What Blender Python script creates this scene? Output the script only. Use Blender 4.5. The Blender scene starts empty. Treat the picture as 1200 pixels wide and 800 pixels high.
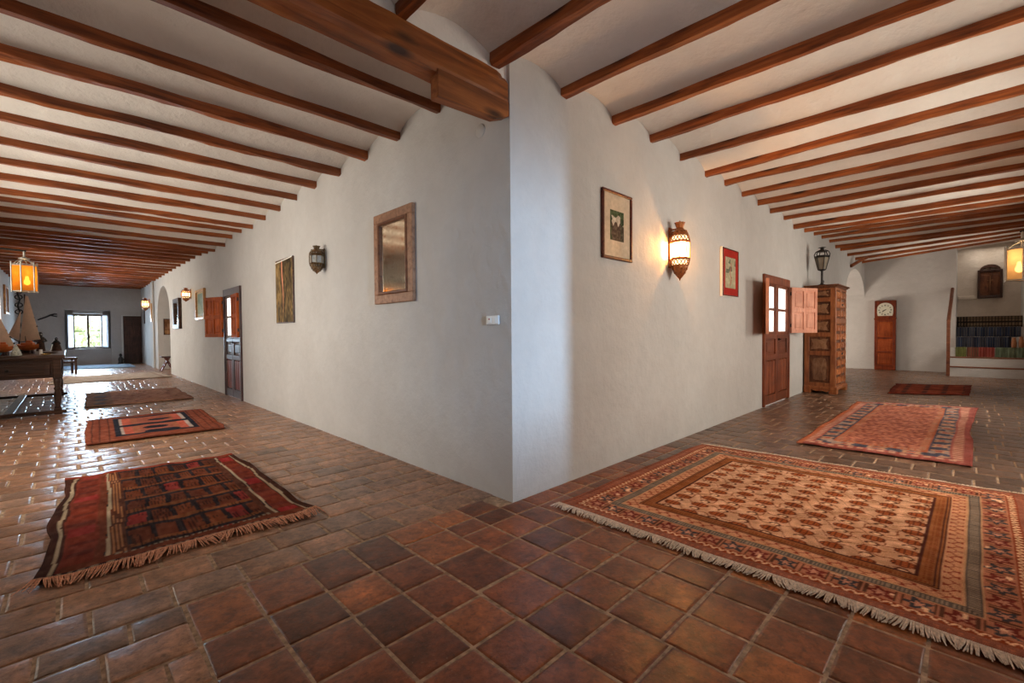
import bpy, math, random
import numpy as np
from mathutils import Vector, Matrix, noise as mnoise
PI = math.pi
rnd = random.Random(7); rj = random.Random(3)
nrs = np.random.RandomState(11)
scene = bpy.context.scene
col = scene.collection

# ------------------------------------------------------------------ helpers
def lin(c):
    r = []
    for v in c:
        v = v / 255.0
        r.append(v / 12.92 if v <= 0.04045 else ((v + 0.055) / 1.055) ** 2.4)
    return tuple(r)

def slin(a):
    a = np.asarray(a, dtype=np.float64) / 255.0
    return np.where(a <= 0.04045, a / 12.92, ((a + 0.055) / 1.055) ** 2.4)

class MB:
    """collects shapes, builds ONE mesh object"""
    def __init__(s):
        s.v = []; s.f = []; s.mi = []; s.sm = []
    def add(s, verts, faces, mi=0, smooth=False, M=None):
        b = len(s.v)
        if M is not None:
            verts = [M @ Vector(p) for p in verts]
        s.v += [tuple(p) for p in verts]
        for f in faces:
            s.f.append([b + i for i in f]); s.mi.append(mi); s.sm.append(smooth)
        return s
    def box(s, x0, x1, y0, y1, z0, z1, bev=0.0, mi=0, M=None):
        if x0 > x1: x0, x1 = x1, x0
        if y0 > y1: y0, y1 = y1, y0
        if z0 > z1: z0, z1 = z1, z0
        if bev > 0:
            e = [rj.random()*.0016 for _ in range(6)]
            x0 -= e[0]; x1 += e[1]; y0 -= e[2]; y1 += e[3]; z0 -= e[4]; z1 += e[5]
        b = min(bev, (x1-x0)*.45, (y1-y0)*.45, (z1-z0)*.45)
        if b <= 0:
            v = [(x, y, z) for x in (x0, x1) for y in (y0, y1) for z in (z0, z1)]
            f = [(0,1,3,2),(4,6,7,5),(0,4,5,1),(2,3,7,6),(0,2,6,4),(1,5,7,3)]
            return s.add(v, f, mi, False, M)
        v = []; idx = {}
        X = (x0, x1); Y = (y0, y1); Z = (z0, z1)
        for i in (0, 1):
            for j in (0, 1):
                for k in (0, 1):
                    sx, sy, sz = (1-2*i)*b, (1-2*j)*b, (1-2*k)*b
                    idx[i,j,k,0] = len(v); v.append((X[i], Y[j]+sy, Z[k]+sz))
                    idx[i,j,k,1] = len(v); v.append((X[i]+sx, Y[j], Z[k]+sz))
                    idx[i,j,k,2] = len(v); v.append((X[i]+sx, Y[j]+sy, Z[k]))
        f = []
        for i in (0, 1):
            q = [idx[i,0,0,0], idx[i,1,0,0], idx[i,1,1,0], idx[i,0,1,0]]
            f.append(q if i else q[::-1])
            q = [idx[0,i,0,1], idx[0,i,1,1], idx[1,i,1,1], idx[1,i,0,1]]
            f.append(q if i else q[::-1])
            q = [idx[0,0,i,2], idx[1,0,i,2], idx[1,1,i,2], idx[0,1,i,2]]
            f.append(q if i else q[::-1])
        for i in (0, 1):
            for j in (0, 1):
                q = [idx[i,j,0,0], idx[i,j,1,0], idx[i,j,1,1], idx[i,j,0,1]]; f.append(q if (i+j) % 2 else q[::-1])
                q = [idx[i,0,j,0], idx[i,1,j,0], idx[i,1,j,2], idx[i,0,j,2]]; f.append(q[::-1] if (i+j) % 2 else q)
                q = [idx[0,i,j,1], idx[1,i,j,1], idx[1,i,j,2], idx[0,i,j,2]]; f.append(q if (i+j) % 2 else q[::-1])
                for k in (0, 1):
                    q = [idx[i,j,k,0], idx[i,j,k,1], idx[i,j,k,2]]
                    f.append(q if (i+j+k) % 2 else q[::-1])
        return s.add(v, f, mi, False, M)
    def tube(s, pts, r, n=8, mi=0, smooth=True, M=None, cap=True):
        pts = [Vector(p) for p in pts]
        rs = r if isinstance(r, (list, tuple)) else [r]*len(pts)
        v = []; f = []
        prev = None
        for i, p in enumerate(pts):
            a = pts[max(i-1, 0)]; b = pts[min(i+1, len(pts)-1)]
            d = (b-a).normalized()
            if prev is None:
                t = Vector((0, 0, 1)) if abs(d.z) < .9 else Vector((1, 0, 0))
                u = d.cross(t).normalized()
            else:
                u = (prev - d*prev.dot(d)).normalized()
            prev = u
            w = d.cross(u)
            for k in range(n):
                an = 2*PI*k/n
                v.append(p + (u*math.cos(an) + w*math.sin(an))*rs[i])
        for i in range(len(pts)-1):
            for k in range(n):
                k2 = (k+1) % n
                f.append((i*n+k, i*n+k2, (i+1)*n+k2, (i+1)*n+k))
        s.add(v, f, mi, smooth, M)
        if cap:
            L = (len(pts)-1)*n
            s.add(v[:n], [tuple(range(n))[::-1]], mi, False, M)
            s.add(v[L:], [tuple(range(n))], mi, False, M)
        return s
    def lathe(s, prof, n=16, mi=0, smooth=True, c=(0,0,0), rot=0., M=None, cap=True, arc=(0, 2*PI)):
        v = []; f = []
        full = abs(arc[1]-arc[0]-2*PI) < 1e-6
        m = n if full else n+1
        for (r, z) in prof:
            for k in range(m):
                a = rot + arc[0] + (arc[1]-arc[0])*k/n
                v.append((c[0]+r*math.cos(a), c[1]+r*math.sin(a), c[2]+z))
        for i in range(len(prof)-1):
            for k in range(n):
                k2 = (k+1) % m
                f.append((i*m+k, i*m+k2, (i+1)*m+k2, (i+1)*m+k))
        s.add(v, f, mi, smooth, M)
        if cap:
            if prof[0][0] > 1e-4: s.add(v[:m], [tuple(range(m))[::-1]], mi, False, M)
            if prof[-1][0] > 1e-4: s.add(v[-m:], [tuple(range(m))], mi, False, M)
        return s
    def prism(s, poly, axis, a, b, mi=0, M=None):
        """extrude a 2-D polygon along an axis"""
        def P(p, t):
            return {'x': (t, p[0], p[1]), 'y': (p[0], t, p[1]), 'z': (p[0], p[1], t)}[axis]
        n = len(poly)
        v = [P(p, a) for p in poly] + [P(p, b) for p in poly]
        f = [tuple(range(n))[::-1], tuple(range(n, 2*n))]
        f += [(i, (i+1) % n, n+(i+1) % n, n+i) for i in range(n)]
        return s.add(v, f, mi, False, M)
    def build(s, name, mats, parent=None, recalc=True):
        me = bpy.data.meshes.new(name)
        me.from_pydata(s.v, [], s.f)
        if not isinstance(mats, (list, tuple)): mats = [mats]
        for m in mats: me.materials.append(m)
        me.polygons.foreach_set('material_index', s.mi)
        me.polygons.foreach_set('use_smooth', s.sm)
        if recalc:
            import bmesh
            bm = bmesh.new(); bm.from_mesh(me)
            bmesh.ops.recalc_face_normals(bm, faces=bm.faces)
            bm.to_mesh(me); bm.free()
        me.update()
        o = bpy.data.objects.new(name, me); col.objects.link(o)
        if parent is not None: o.parent = parent
        return o

def tag(o, label=None, cat=None, group=None, kind=None):
    if label: o['label'] = label
    if cat: o['category'] = cat
    if group: o['group'] = group
    if kind: o['kind'] = kind
    return o

def thing(name, label, cat, loc=(0,0,0), rz=0., group=None, kind=None):
    o = bpy.data.objects.new(name, None); col.objects.link(o)
    o.empty_display_size = .1
    o.location = loc; o.rotation_euler = (0, 0, rz)
    return tag(o, label, cat, group, kind)

def struct(name, mb, m, recalc=True):
    o = mb.build(name, m, recalc=recalc); o['kind'] = 'structure'; return o

def copy_tree(o, parent=None):
    c = o.copy(); col.objects.link(c)
    if parent is not None: c.parent = parent
    for ch in list(o.children): copy_tree(ch, c)
    return c

def grid_mesh(name, P, colors, m, parent=None, thick=0.0, smooth=True):
    """P: (ny,nx,3) points, colors: (ny,nx,3) linear; one sheet with painted yarn / paint colours"""
    ny, nx = P.shape[:2]
    idx = np.arange(ny*nx).reshape(ny, nx)
    q = np.stack([idx[:-1,:-1], idx[:-1,1:], idx[1:,1:], idx[1:,:-1]], -1).reshape(-1, 4)
    verts = P.reshape(-1, 3); cols = colors.reshape(-1, 3)
    if thick:
        ring = np.concatenate([idx[0,:], idx[1:,-1], idx[-1,-2::-1], idx[-2:0:-1,0]])
        lo = verts[ring].copy(); lo[:,2] -= thick
        b = len(verts)
        verts = np.concatenate([verts, lo]); cols = np.concatenate([cols, cols[ring]*.7])
        n = len(ring); k = np.arange(n); k2 = (k+1) % n
        q = np.concatenate([q, np.stack([ring[k2], ring[k], b+k, b+k2], -1)])
    me = bpy.data.meshes.new(name)
    me.vertices.add(len(verts)); me.vertices.foreach_set('co', verts.astype(np.float32).ravel())
    me.loops.add(q.size); me.loops.foreach_set('vertex_index', q.astype(np.int32).ravel())
    me.polygons.add(len(q))
    me.polygons.foreach_set('loop_start', np.arange(0, q.size, 4, dtype=np.int32))
    me.polygons.foreach_set('loop_total', np.full(len(q), 4, dtype=np.int32))
    me.polygons.foreach_set('use_smooth', np.full(len(q), smooth, dtype=bool))
    me.update(calc_edges=True); me.validate()
    at = me.attributes.new('Col', 'FLOAT_COLOR', 'POINT')
    at.data.foreach_set('color', np.concatenate([cols, np.ones((len(cols),1))], 1).astype(np.float32).ravel())
    me.materials.append(m)
    o = bpy.data.objects.new(name, me); col.objects.link(o)
    if parent is not None: o.parent = parent
    return o

# ------------------------------------------------------------------ materials
class NT:
    def __init__(s, name):
        s.m = bpy.data.materials.new(name); s.m.use_nodes = True
        s.t = s.m.node_tree; s.n = s.t.nodes; s.l = s.t.links
        s.b = s.n['Principled BSDF']; s.out = s.n['Material Output']
    def new(s, t, **k):
        n = s.n.new(t)
        for a, v in k.items(): setattr(n, a, v)
        return n
    def lk(s, a, b): s.l.new(a, b)
    def coord(s, kind='Object', scale=(1,1,1), rot=(0,0,0)):
        c = s.new('ShaderNodeTexCoord'); mp = s.new('ShaderNodeMapping')
        mp.inputs['Scale'].default_value = scale; mp.inputs['Rotation'].default_value = rot
        s.lk(c.outputs[kind], mp.inputs[0]); return mp.outputs[0]
    def pos(s, scale=(1,1,1)):
        c = s.new('ShaderNodeNewGeometry'); mp = s.new('ShaderNodeMapping')
        mp.inputs['Scale'].default_value = scale
        s.lk(c.outputs['Position'], mp.inputs[0]); return mp.outputs[0]
    def noise(s, vec, scale=5, detail=4, rough=.55, dist=0.):
        n = s.new('ShaderNodeTexNoise')
        n.inputs['Scale'].default_value = scale; n.inputs['Detail'].default_value = detail
        n.inputs['Roughness'].default_value = rough; n.inputs['Distortion'].default_value = dist
        s.lk(vec, n.inputs['Vector']); return n.outputs['Fac']
    def ramp(s, fac, stops):
        r = s.new('ShaderNodeValToRGB'); e = r.color_ramp.elements
        while len(e) < len(stops): e.new(.5)
        for i, (p, c) in enumerate(stops):
            e[i].position = p
            e[i].color = (c, c, c, 1) if isinstance(c, (int, float)) else (*c, 1)
        s.lk(fac, r.inputs[0]); return r.outputs[0]
    def mix(s, fac, a, b, mode='MIX'):
        n = s.new('ShaderNodeMix', data_type='RGBA', blend_type=mode)
        for v, i in ((fac, 0), (a, 6), (b, 7)):
            if hasattr(v, 'is_output'): s.lk(v, n.inputs[i])
            else: n.inputs[i].default_value = v if i == 0 else (*v, 1)
        return n.outputs[2]
    def math(s, op, a, b=0.):
        n = s.new('ShaderNodeMath', operation=op)
        for v, i in ((a, 0), (b, 1)):
            if hasattr(v, 'is_output'): s.lk(v, n.inputs[i])
            else: n.inputs[i].default_value = v
        return n.outputs[0]
    def bump(s, h, strength=.3, dist=.01, prev=None):
        n = s.new('ShaderNodeBump'); n.inputs['Strength'].default_value = strength
        n.inputs['Distance'].default_value = dist; s.lk(h, n.inputs['Height'])
        if prev is not None: s.lk(prev, n.inputs['Normal'])
        s.lk(n.outputs[0], s.b.inputs['Normal']); return n.outputs[0]
    def base(s, c):
        i = s.b.inputs['Base Color']
        if hasattr(c, 'is_output'): s.lk(c, i)
        else: i.default_value = (*c, 1)
    def set(s, **k):
        nm = dict(rough='Roughness', metal='Metallic', spec='Specular IOR Level', coat='Coat Weight', trans='Transmission Weight', coatr='Coat Roughness')
        for a, v in k.items():
            i = s.b.inputs[nm[a]]
            if hasattr(v, 'is_output'): s.lk(v, i)
            else: i.default_value = v

def m_plaster(name, a, b, bs=.5):
    t = NT(name); p = t.pos()
    n1 = t.noise(p, 1.1, 5, .6); n2 = t.noise(p, 7, 4, .6); n3 = t.noise(p, 60, 3, .6)
    c = t.ramp(n1, [(.32, a), (.68, b)])
    c = t.mix(t.ramp(n2, [(.35, .22), (.65, 0.)]), c, tuple(x*.86 for x in a))
    t.base(c); t.set(rough=.93, spec=.15)
    h = t.math('ADD', t.math('MULTIPLY', n1, 3.0), t.math('ADD', t.math('MULTIPLY', n2, .9), t.math('MULTIPLY', n3, .12)))
    t.bump(h, bs, .022)
    return t.m

def m_wood(name, dark, mid, light, scale=(1.2, 16, 16), rough=.5, knots=False, bs=.25, spec=.35):
    t = NT(name); p = t.coord('Object', scale)
    n1 = t.noise(p, 2.2, 6, .6, .6)
    n2 = t.noise(t.coord('Object', (.9, 2.5, 2.5)), 1.6, 3)
    c = t.ramp(n1, [(.28, dark), (.48, mid), (.74, light)])
    c = t.mix(t.ramp(n2, [(.35, .55), (.62, 0.)]), c, dark)
    if knots:
        v = t.new('ShaderNodeTexVoronoi'); v.inputs['Scale'].default_value = 1.0
        t.lk(t.coord('Object', (1.9, 6, 6)), v.inputs['Vector'])
        c = t.mix(t.ramp(v.outputs['Distance'], [(.10, .9), (.24, 0.)]), c, tuple(x*.25 for x in dark))
    oi = t.new('ShaderNodeObjectInfo')
    hsv = t.new('ShaderNodeHueSaturation'); t.lk(c, hsv.inputs['Color'])
    t.lk(t.math('ADD', t.math('MULTIPLY', oi.outputs['Random'], .4), .8), hsv.inputs['Value'])
    t.base(hsv.outputs[0]); t.set(rough=rough, spec=spec)
    t.bump(n1, bs, .006)
    return t.m

def m_plain(name, c, rough=.5, metal=0., spec=.4, var=.25, scale=12., bump=0.):
    t = NT(name); n = t.noise(t.coord('Object'), scale, 4)
    t.base(t.ramp(n, [(.3, tuple(x*(1-var) for x in c)), (.7, tuple(min(1, x*(1+var)) for x in c))]))
    t.set(rough=rough, metal=metal, spec=spec)
    if bump: t.bump(n, bump, .004)
    return t.m

def m_attr(name, rough=.9, spec=.1, nscale=60., namp=.35, bumps=.5, sheen=False):
    t = NT(name)
    a = t.new('ShaderNodeAttribute', attribute_name='Col')
    n = t.noise(t.coord('Object'), nscale, 4, .65)
    n2 = t.noise(t.coord('Object'), 5, 3, .6)
    c = t.mix(1.0, a.outputs['Color'], t.ramp(n, [(.25, 1-namp), (.75, 1+namp)]), 'MULTIPLY')
    c = t.mix(1.0, c, t.ramp(n2, [(.3, .82), (.7, 1.12)]), 'MULTIPLY')
    t.base(c); t.set(rough=rough, spec=spec)
    if bumps: t.bump(n, bumps, .003)
    return t.m

def m_emit(name, c, strength):
    t = NT(name); n = t.noise(t.coord('Object'), 9, 3)
    t.base(c); t.lk(t.ramp(n, [(.3, tuple(x*.8 for x in c)), (.7, c)]), t.b.inputs['Emission Color'])
    t.b.inputs['Emission Strength'].default_value = strength; t.set(rough=.4)
    return t.m

def m_shade(name, c, tint, emis=0., clear=.35):
    """thin glowing parchment / coloured glass: translucent + a little transparent"""
    t = NT(name)
    tr = t.new('ShaderNodeBsdfTranslucent'); tp = t.new('ShaderNodeBsdfTransparent'); mx = t.new('ShaderNodeMixShader')
    n = t.noise(t.coord('Object'), 14, 4)
    cc = t.ramp(n, [(.3, tuple(x*.8 for x in c)), (.7, c)])
    t.lk(cc, tr.inputs[0]); tp.inputs[0].default_value = (*tint, 1)
    mx.inputs[0].default_value = clear
    t.lk(tr.outputs[0], mx.inputs[1]); t.lk(tp.outputs[0], mx.inputs[2])
    last = mx.outputs[0]
    if emis:
        em = t.new('ShaderNodeEmission'); t.lk(cc, em.inputs[0]); em.inputs[1].default_value = emis
        ad = t.new('ShaderNodeAddShader'); t.lk(last, ad.inputs[0]); t.lk(em.outputs[0], ad.inputs[1]); last = ad.outputs[0]
    t.lk(last, t.out.inputs['Surface'])
    return t.m

def m_pane(name):
    t = NT(name)
    g = t.new('ShaderNodeBsdfGlossy'); g.inputs['Roughness'].default_value = .02
    tp = t.new('ShaderNodeBsdfTransparent'); mx = t.new('ShaderNodeMixShader')
    n = t.noise(t.coord('Object'), 3, 2)
    t.lk(t.ramp(n, [(.3, (.93, .96, .95)), (.7, (.98, .99, .99))]), tp.inputs[0])
    mx.inputs[0].default_value = .05
    t.lk(tp.outputs[0], mx.inputs[1]); t.lk(g.outputs[0], mx.inputs[2])
    t.lk(mx.outputs[0], t.out.inputs['Surface'])
    return t.m

def m_floor():
    t = NT('terracotta tile')
    a = t.new('ShaderNodeAttribute', attribute_name='Col')
    p = t.pos()
    n1 = t.noise(p, 9, 6, .62, .3); n2 = t.noise(p, 38, 5, .7); n3 = t.noise(p, 2.3, 3)
    c = t.mix(1.0, a.outputs['Color'], t.ramp(n1, [(.25, .38), (.5, .95), (.75, 1.6)]), 'MULTIPLY')
    c = t.mix(1.0, c, t.ramp(t.noise(p, 24, 5, .7, .5), [(.3, .62), (.5, 1.), (.72, 1.4)]), 'MULTIPLY')
    c = t.mix(t.ramp(n2, [(.52, 0.), (.70, .6)]), c, (.035, .022, .016))
    c = t.mix(t.ramp(t.noise(p, 90, 2, .5), [(.68, 0.), (.74, .5)]), c, (.32, .2, .12))
    t.base(c)
    r = t.ramp(n1, [(.2, .44), (.5, .29), (.8, .42)])
    t.set(rough=r, spec=.38)
    h = t.math('ADD', t.math('MULTIPLY', n1, .9), t.math('ADD', t.math('MULTIPLY', n2, .25), n3))
    t.bump(h, .5, .010)
    return t.m

M = {}
M['wall'] = m_plaster('lime plaster', (.47, .435, .41), (.53, .50, .475), .55)
M['ceil'] = m_plaster('ceiling plaster', (.70, .64, .585), (.78, .72, .66), .8)
M['rough_wall'] = m_plaster('old patchy plaster', (.50, .42, .34), (.66, .59, .52), 1.0)
M['beam'] = m_wood('old pine beam', (.07, .017, .005), (.28, .070, .014), (.47, .135, .032), (1.1, 14, 14), .55, True, .7)
M['beam_big'] = m_wood('hewn pine beam', (.08, .022, .007), (.30, .085, .018), (.48, .165, .042), (.8, 8, 8), .5, True, .6)
M['door_red'] = m_wood('reddish door wood', (.06, .013, .005), (.185, .042, .014), (.30, .085, .032), (16, 16, 1.2), .42)
M['door_dark'] = m_wood('dark door wood', (.02, .009, .006), (.06, .024, .016), (.11, .045, .03), (16, 16, 1.2), .4)
M['door_flute'] = m_wood('reddish fluted panel', (.06, .014, .01), (.15, .035, .025), (.22, .065, .045), (20, 20, 1.2), .4)
M['shutter'] = m_wood('orange shutter wood', (.15, .024, .005), (.40, .078, .014), (.52, .12, .028), (16, 16, 1.4), .6, spec=.1)
M['shutter_daylit'] = m_wood('daylit salmon shutter wood', (.40, .14, .08), (.64, .28, .18), (.74, .37, .25), (16, 16, 1.4), .45)  # lighter copy of the shutter wood, daylight put into the colour
M['cab'] = m_wood('honey carved wood', (.14, .034, .010), (.38, .115, .034), (.52, .20, .07), (14, 14, 1.3), .5)
M['cab_panel'] = m_wood('dark carved panel', (.05, .014, .005), (.14, .045, .016), (.24, .09, .035), (9, 9, 3), .55)
M['cab_relief'] = m_wood('worn carved relief', (.14, .055, .022), (.30, .14, .065), (.42, .23, .12), (9, 9, 3), .55)
M['table'] = m_wood('dark table oak', (.022, .011, .007), (.062, .03, .018), (.12, .062, .04), (1.3, 14, 14), .35)
M['wall_white'] = m_plain('white paint', (.68, .67, .64), .5, var=.06)
M['white_shutter'] = m_plain('white shutter paint', (.50, .47, .53), .6, var=.08)
M['win_wood'] = m_wood('window wood', (.05, .03, .016), (.13, .075, .042), (.2, .12, .075), (8, 8, 2), .5)
M['frame_mirror'] = m_wood('carved mirror frame', (.14, .06, .03), (.29, .14, .075), (.40, .21, .12), (10, 10, 10), .5)
M['frame_inner'] = m_wood('mirror inner moulding', (.07, .02, .008), (.2, .07, .03), (.3, .12, .05), (10, 10, 10), .4)
M['frame_red'] = m_wood('mahogany frame', (.035, .008, .005), (.1, .022, .012), (.17, .045, .022), (10, 10, 10), .4)
M['frame_gold'] = m_plain('gilt frame', (.52, .27, .1), .38, .35, var=.3)
M['frame_dark'] = m_wood('dark mirror frame', (.02, .008, .005), (.07, .028, .014), (.13, .055, .03), (9, 9, 9), .45)
M['brass'] = m_plain('dark pierced brass', (.16, .095, .045), .42, .75, var=.5, scale=60, bump=.6)
M['brass_lit'] = m_plain('lamplit pierced brass', (.36, .12, .04), .4, .7, var=.4, scale=70, bump=.6)  # warmer copy of the brass, lantern glow put into the colour
M['iron'] = m_plain('black iron', (.028, .024, .022), .5, .6, var=.4, scale=40, bump=.4)
M['steel'] = m_plain('grey lantern metal', (.32, .30, .27), .4, .7, var=.2)
M['paint_attr'] = m_attr('painted picture', .75, .1, 25, .15, 0)
M['rug'] = m_attr('hand knotted wool', .95, .05, 220, .42, .7)
M['cloth'] = m_attr('woven cloth', .95, .05, 120, .3, .6)
M['fringe'] = m_plain('pale cotton fringe', (.74, .58, .45), .95, 0, .05, .3, 90)
M['fringe_pink'] = m_plain('pinkish wool fringe', (.66, .32, .20), .95, 0, .05, .35, 90)
M['sail'] = m_plain('cream sailcloth', (.86, .63, .46), .9, 0, .1, .08, 20)
M['hull'] = m_plain('orange painted hull', (.62, .15, .03), .4, 0, .4, .2, 14)
M['hull_dark'] = m_plain('dark hull timber', (.05, .022, .012), .45, 0, .4, .3, 14)
M['shell'] = m_plain('mottled pale shell', (.55, .55, .45), .5, 0, .4, .5, 60)
M['wax'] = m_plain('white candle wax', (.85, .80, .72), .5, 0, .4, .03)
M['gold'] = m_plain('polished brass', (.75, .5, .16), .25, .9, var=.1)
M['bronze'] = m_plain('brown statuette', (.09, .04, .025), .5, .1, var=.5, scale=30)
M['dark_clay'] = m_plain('near black figure', (.03, .025, .024), .5, 0, .4, .3, 30)
M['cream_face'] = m_plain('pale painted face', (.55, .48, .42), .6)
M['blue'] = m_plain('teal glaze', (.05, .16, .2), .35)
M['dial'] = m_plain('cream clock dial', (.62, .58, .46), .45, var=.05)
M['black'] = m_plain('black paint', (.015, .013, .012), .5)
M['clock'] = m_wood('polished red clock case', (.06, .010, .004), (.17, .028, .008), (.26, .05, .015), (12, 12, 1.2), .3)
M['clock_panel'] = m_wood('glossy clock panel', (.14, .025, .007), (.30, .058, .015), (.38, .09, .024), (12, 12, 1.2), .25)
M['nosing'] = m_wood('step nosing wood', (.08, .02, .008), (.19, .06, .025), (.27, .10, .045), (12, 1.2, 12), .5)
M['plastic'] = m_plain('white plastic', (.68, .67, .66), .4, var=.04)
M['plastic_red'] = m_plain('red indicator', (.3, .03, .03), .4)
M['pane'] = m_pane('window glass')
M['amber'] = m_shade('amber lantern shade', (.72, .27, .03), (.85, .40, .09), .20)
M['pale_shade'] = m_shade('pale lantern shade', (.72, .46, .22), (.9, .58, .30), .03)
M['bulb'] = m_emit('glowing bulb', (1., .70, .34), 9.)
M['hot_glass'] = m_shade('lit frosted glass', (1., .80, .46), (1., .80, .48), 2.2, .6)
M['dull_glass'] = m_plain('unlit frosted glass', (.36, .33, .28), .3, 0, .5, .3, 30)
M['clear_dirty'] = m_plain('dusty lamp glass', (.20, .165, .125), .25, 0, .5, .15, 10)
M['floor'] = m_floor()
M['grout'] = m_plain('sandy grout', (.40, .27, .18), .9, 0, .1, .5, 30, .5)
M['leaf'] = m_plain('garden leaf', (.62, .70, .42), .6, 0, .2, .4, 8)
M['orange_clay'] = m_plain('orange brown clay', (.30, .11, .04), .6)

def m_mirror(name, tint, spots):
    t = NT(name); p = t.coord('Object')
    n = t.noise(p, 16, 6, .7, .4); n2 = t.noise(t.coord('Object', (9, 9, 34)), 1.3, 5, .7)
    c = t.mix(t.ramp(n, [(.5, 0.), (.72, spots)]), tint, (.10, .085, .06))
    c = t.mix(t.ramp(n2, [(.56, 0.), (.7, spots)]), c, (.16, .13, .09))
    t.base(c); t.set(metal=1., rough=t.ramp(n, [(.3, .05), (.8, .22)]))
    return t.m
M['mirror'] = m_mirror('tarnished mirror', (.97, .90, .72), .32)
M['mirror_clean'] = m_mirror('old mirror glass', (.80, .82, .76), .15)

# ------------------------------------------------------------------ dimensions
XL, YE = -3.55, 22.45      # outer wall and end wall of the left corridor
YR, XE = -3.2, 14.9        # outer wall and end wall of the right corridor
ZT = 3.45

# ------------------------------------------------------------------ floor: every tile is modelled
def make_floor():
    tiles = []  # x0,x1,y0,y1,colour
    def colr(zone):
        r = nrs.rand()
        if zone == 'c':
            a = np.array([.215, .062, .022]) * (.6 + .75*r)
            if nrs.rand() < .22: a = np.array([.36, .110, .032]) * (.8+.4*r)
        elif zone == 'l':
            a = np.array([.320, .155, .085]) * (.72 + .5*r)
            if nrs.rand() < .2: a = np.array([.30, .165, .105]) * (.6+.6*r)
        else:
            a = np.array([.170, .090, .055]) * (.65 + .6*r)
        return a
    # corner hall: stack bond, columns of constant x
    cx = [-1.87, -1.63, -1.37, -1.13, -.885, -.59, -.36, -.125, .08, .375]
    for i in range(len(cx)-1):
        off = 0.0 if cx[i] < -.9 else (.045 if cx[i] < -.6 else .0)
        if -.9 < cx[i] < -.8:
            ys = [.2, -.02, -.32, -.66, -.95, -1.21, -1.46, -1.72, -2.0, -2.26, -2.52, -2.78, -3.04, -3.2]
        elif cx[i] < -.9:
            ys = [.2, .15 if i % 2 else .17, -.16, -.42, -.69, -.93, -1.19, -1.45, -1.71, -1.96, -2.22, -2.48, -2.74, -3.0, -3.2]
            if True: ys = [.2] + ys[2:]
        else:
            ys = ([.2] if cx[i+1] <= .01 else []) + [-.0, -.165, -.41, -.66, -.925, -1.17, -1.42, -1.67, -1.91, -2.15, -2.4, -2.65, -2.9, -3.2]
        for a, b in zip(ys[:-1], ys[1:]):
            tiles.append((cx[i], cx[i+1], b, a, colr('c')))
    # left corridor: rows of constant y, running bond
    y = YR-.1; k = 0
    while y < YE+.9:
        h = .222 if y > .5 or y < -.1 else .235
        if y < .2 < y+h+.08: h = .2-y
        x = XL - (.14 if k % 2 else 0.) - nrs.rand()*.03
        while x < 0.0:
            w = .285*(.94 + .1*nrs.rand())
            xa, xb = max(x, XL-.2), min(x+w, (0.02 if not (14.9 < y < 17.7) else .7) if y > .19 else -1.87)
            if 6.87 < y < 8.07 and x+w > -.02: xb = min(x+w, .3)
            if xb-xa > .03: tiles.append((xa, xb, y, y+h, colr('l')))
            x += w
        y += h; k += 1
    # arched opening of the left corridor
    y = 14.9
    while y < 17.6:
        for x in (0.02, .30, .58, .86, 1.14, 1.42):
            tiles.append((x, x+.28, y, min(y+.225, 17.6), colr('l')))
        y += .225
    # right corridor: border row along the wall then rows of constant x
    x = .375
    while x < XE+.2:
        w = .26*(.97+.06*nrs.rand())
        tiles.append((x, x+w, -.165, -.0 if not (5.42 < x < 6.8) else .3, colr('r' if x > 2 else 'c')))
        x += w
    x = .375; k = 0
    while x < XE+.2:
        w = .26 if x < 2 else .235
        y = -.165
        if k % 2 and x > .5: y0 = [.5]
        first = True
        while y > YR:
            h = .25*(.95+.1*nrs.rand())
            if first and k % 2: h *= .5
            first = False
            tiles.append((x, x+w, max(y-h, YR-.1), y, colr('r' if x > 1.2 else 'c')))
            y -= h
        x += w; k += 1
    # room behind the right-hand arch
    x = 12.0
    while x < XE+.1:
        y = 0.0
        while y < 3.6:
            tiles.append((x, x+.26, y, y+.26, colr('r'))); y += .26
        x += .26
    # template patch
    U = np.array([0., .02, .06, .35, .65, .94, .98, 1.])
    n = len(U)
    V = []; F = []; C = []
    uu, vv = np.meshgrid(U, U)
    edge = np.minimum(np.minimum(uu, 1-uu), np.minimum(vv, 1-vv))
    prof = np.where(edge < .01, -.008, np.where(edge < .03, -.0016, np.where(edge < .1, -.0003, 0.)))
    idx = np.arange(n*n).reshape(n, n)
    q = np.stack([idx[:-1,:-1], idx[:-1,1:], idx[1:,1:], idx[1:,:-1]], -1).reshape(-1, 4)
    for k, (x0, x1, y0, y1, c) in enumerate(tiles):
        g = .0030 + .0020*nrs.rand()
        xa, xb, ya, yb = x0+g, x1-g, y0+g, y1-g
        j = (nrs.rand(4)-.5)*.005
        X = xa + (xb-xa)*uu + j[0]*vv + j[1]*(1-vv)
        Y = ya + (yb-ya)*vv + j[2]*uu + j[3]*(1-uu)
        tx, ty, tz = (nrs.rand(3)-.5)*np.array([.008, .008, .0024])
        Z = prof + tz + tx*(uu-.5)*(xb-xa)*1.6 + ty*(vv-.5)*(yb-ya)*1.6 + (nrs.rand(n, n)-.5)*.0013
        Z -= .0022
        V.append(np.stack([X, Y, Z], -1).reshape(-1, 3)); F.append(q + k*n*n)
        C.append(np.tile(c, (n*n, 1)))
    V = np.concatenate(V); F = np.concatenate(F); C = np.concatenate(C)
    b = len(V)
    V = np.concatenate([V, np.array([[-4.2, -3.9, -.0060], [XE+1.4, -3.9, -.0060], [XE+1.4, 3.7, -.0060], [-4.2, 3.7, -.0060],
                                     [-4.2, 3.7, -.0060], [1.8, 3.7, -.0060], [1.8, 23.4, -.0060], [-4.2, 23.4, -.0060]])])
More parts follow.
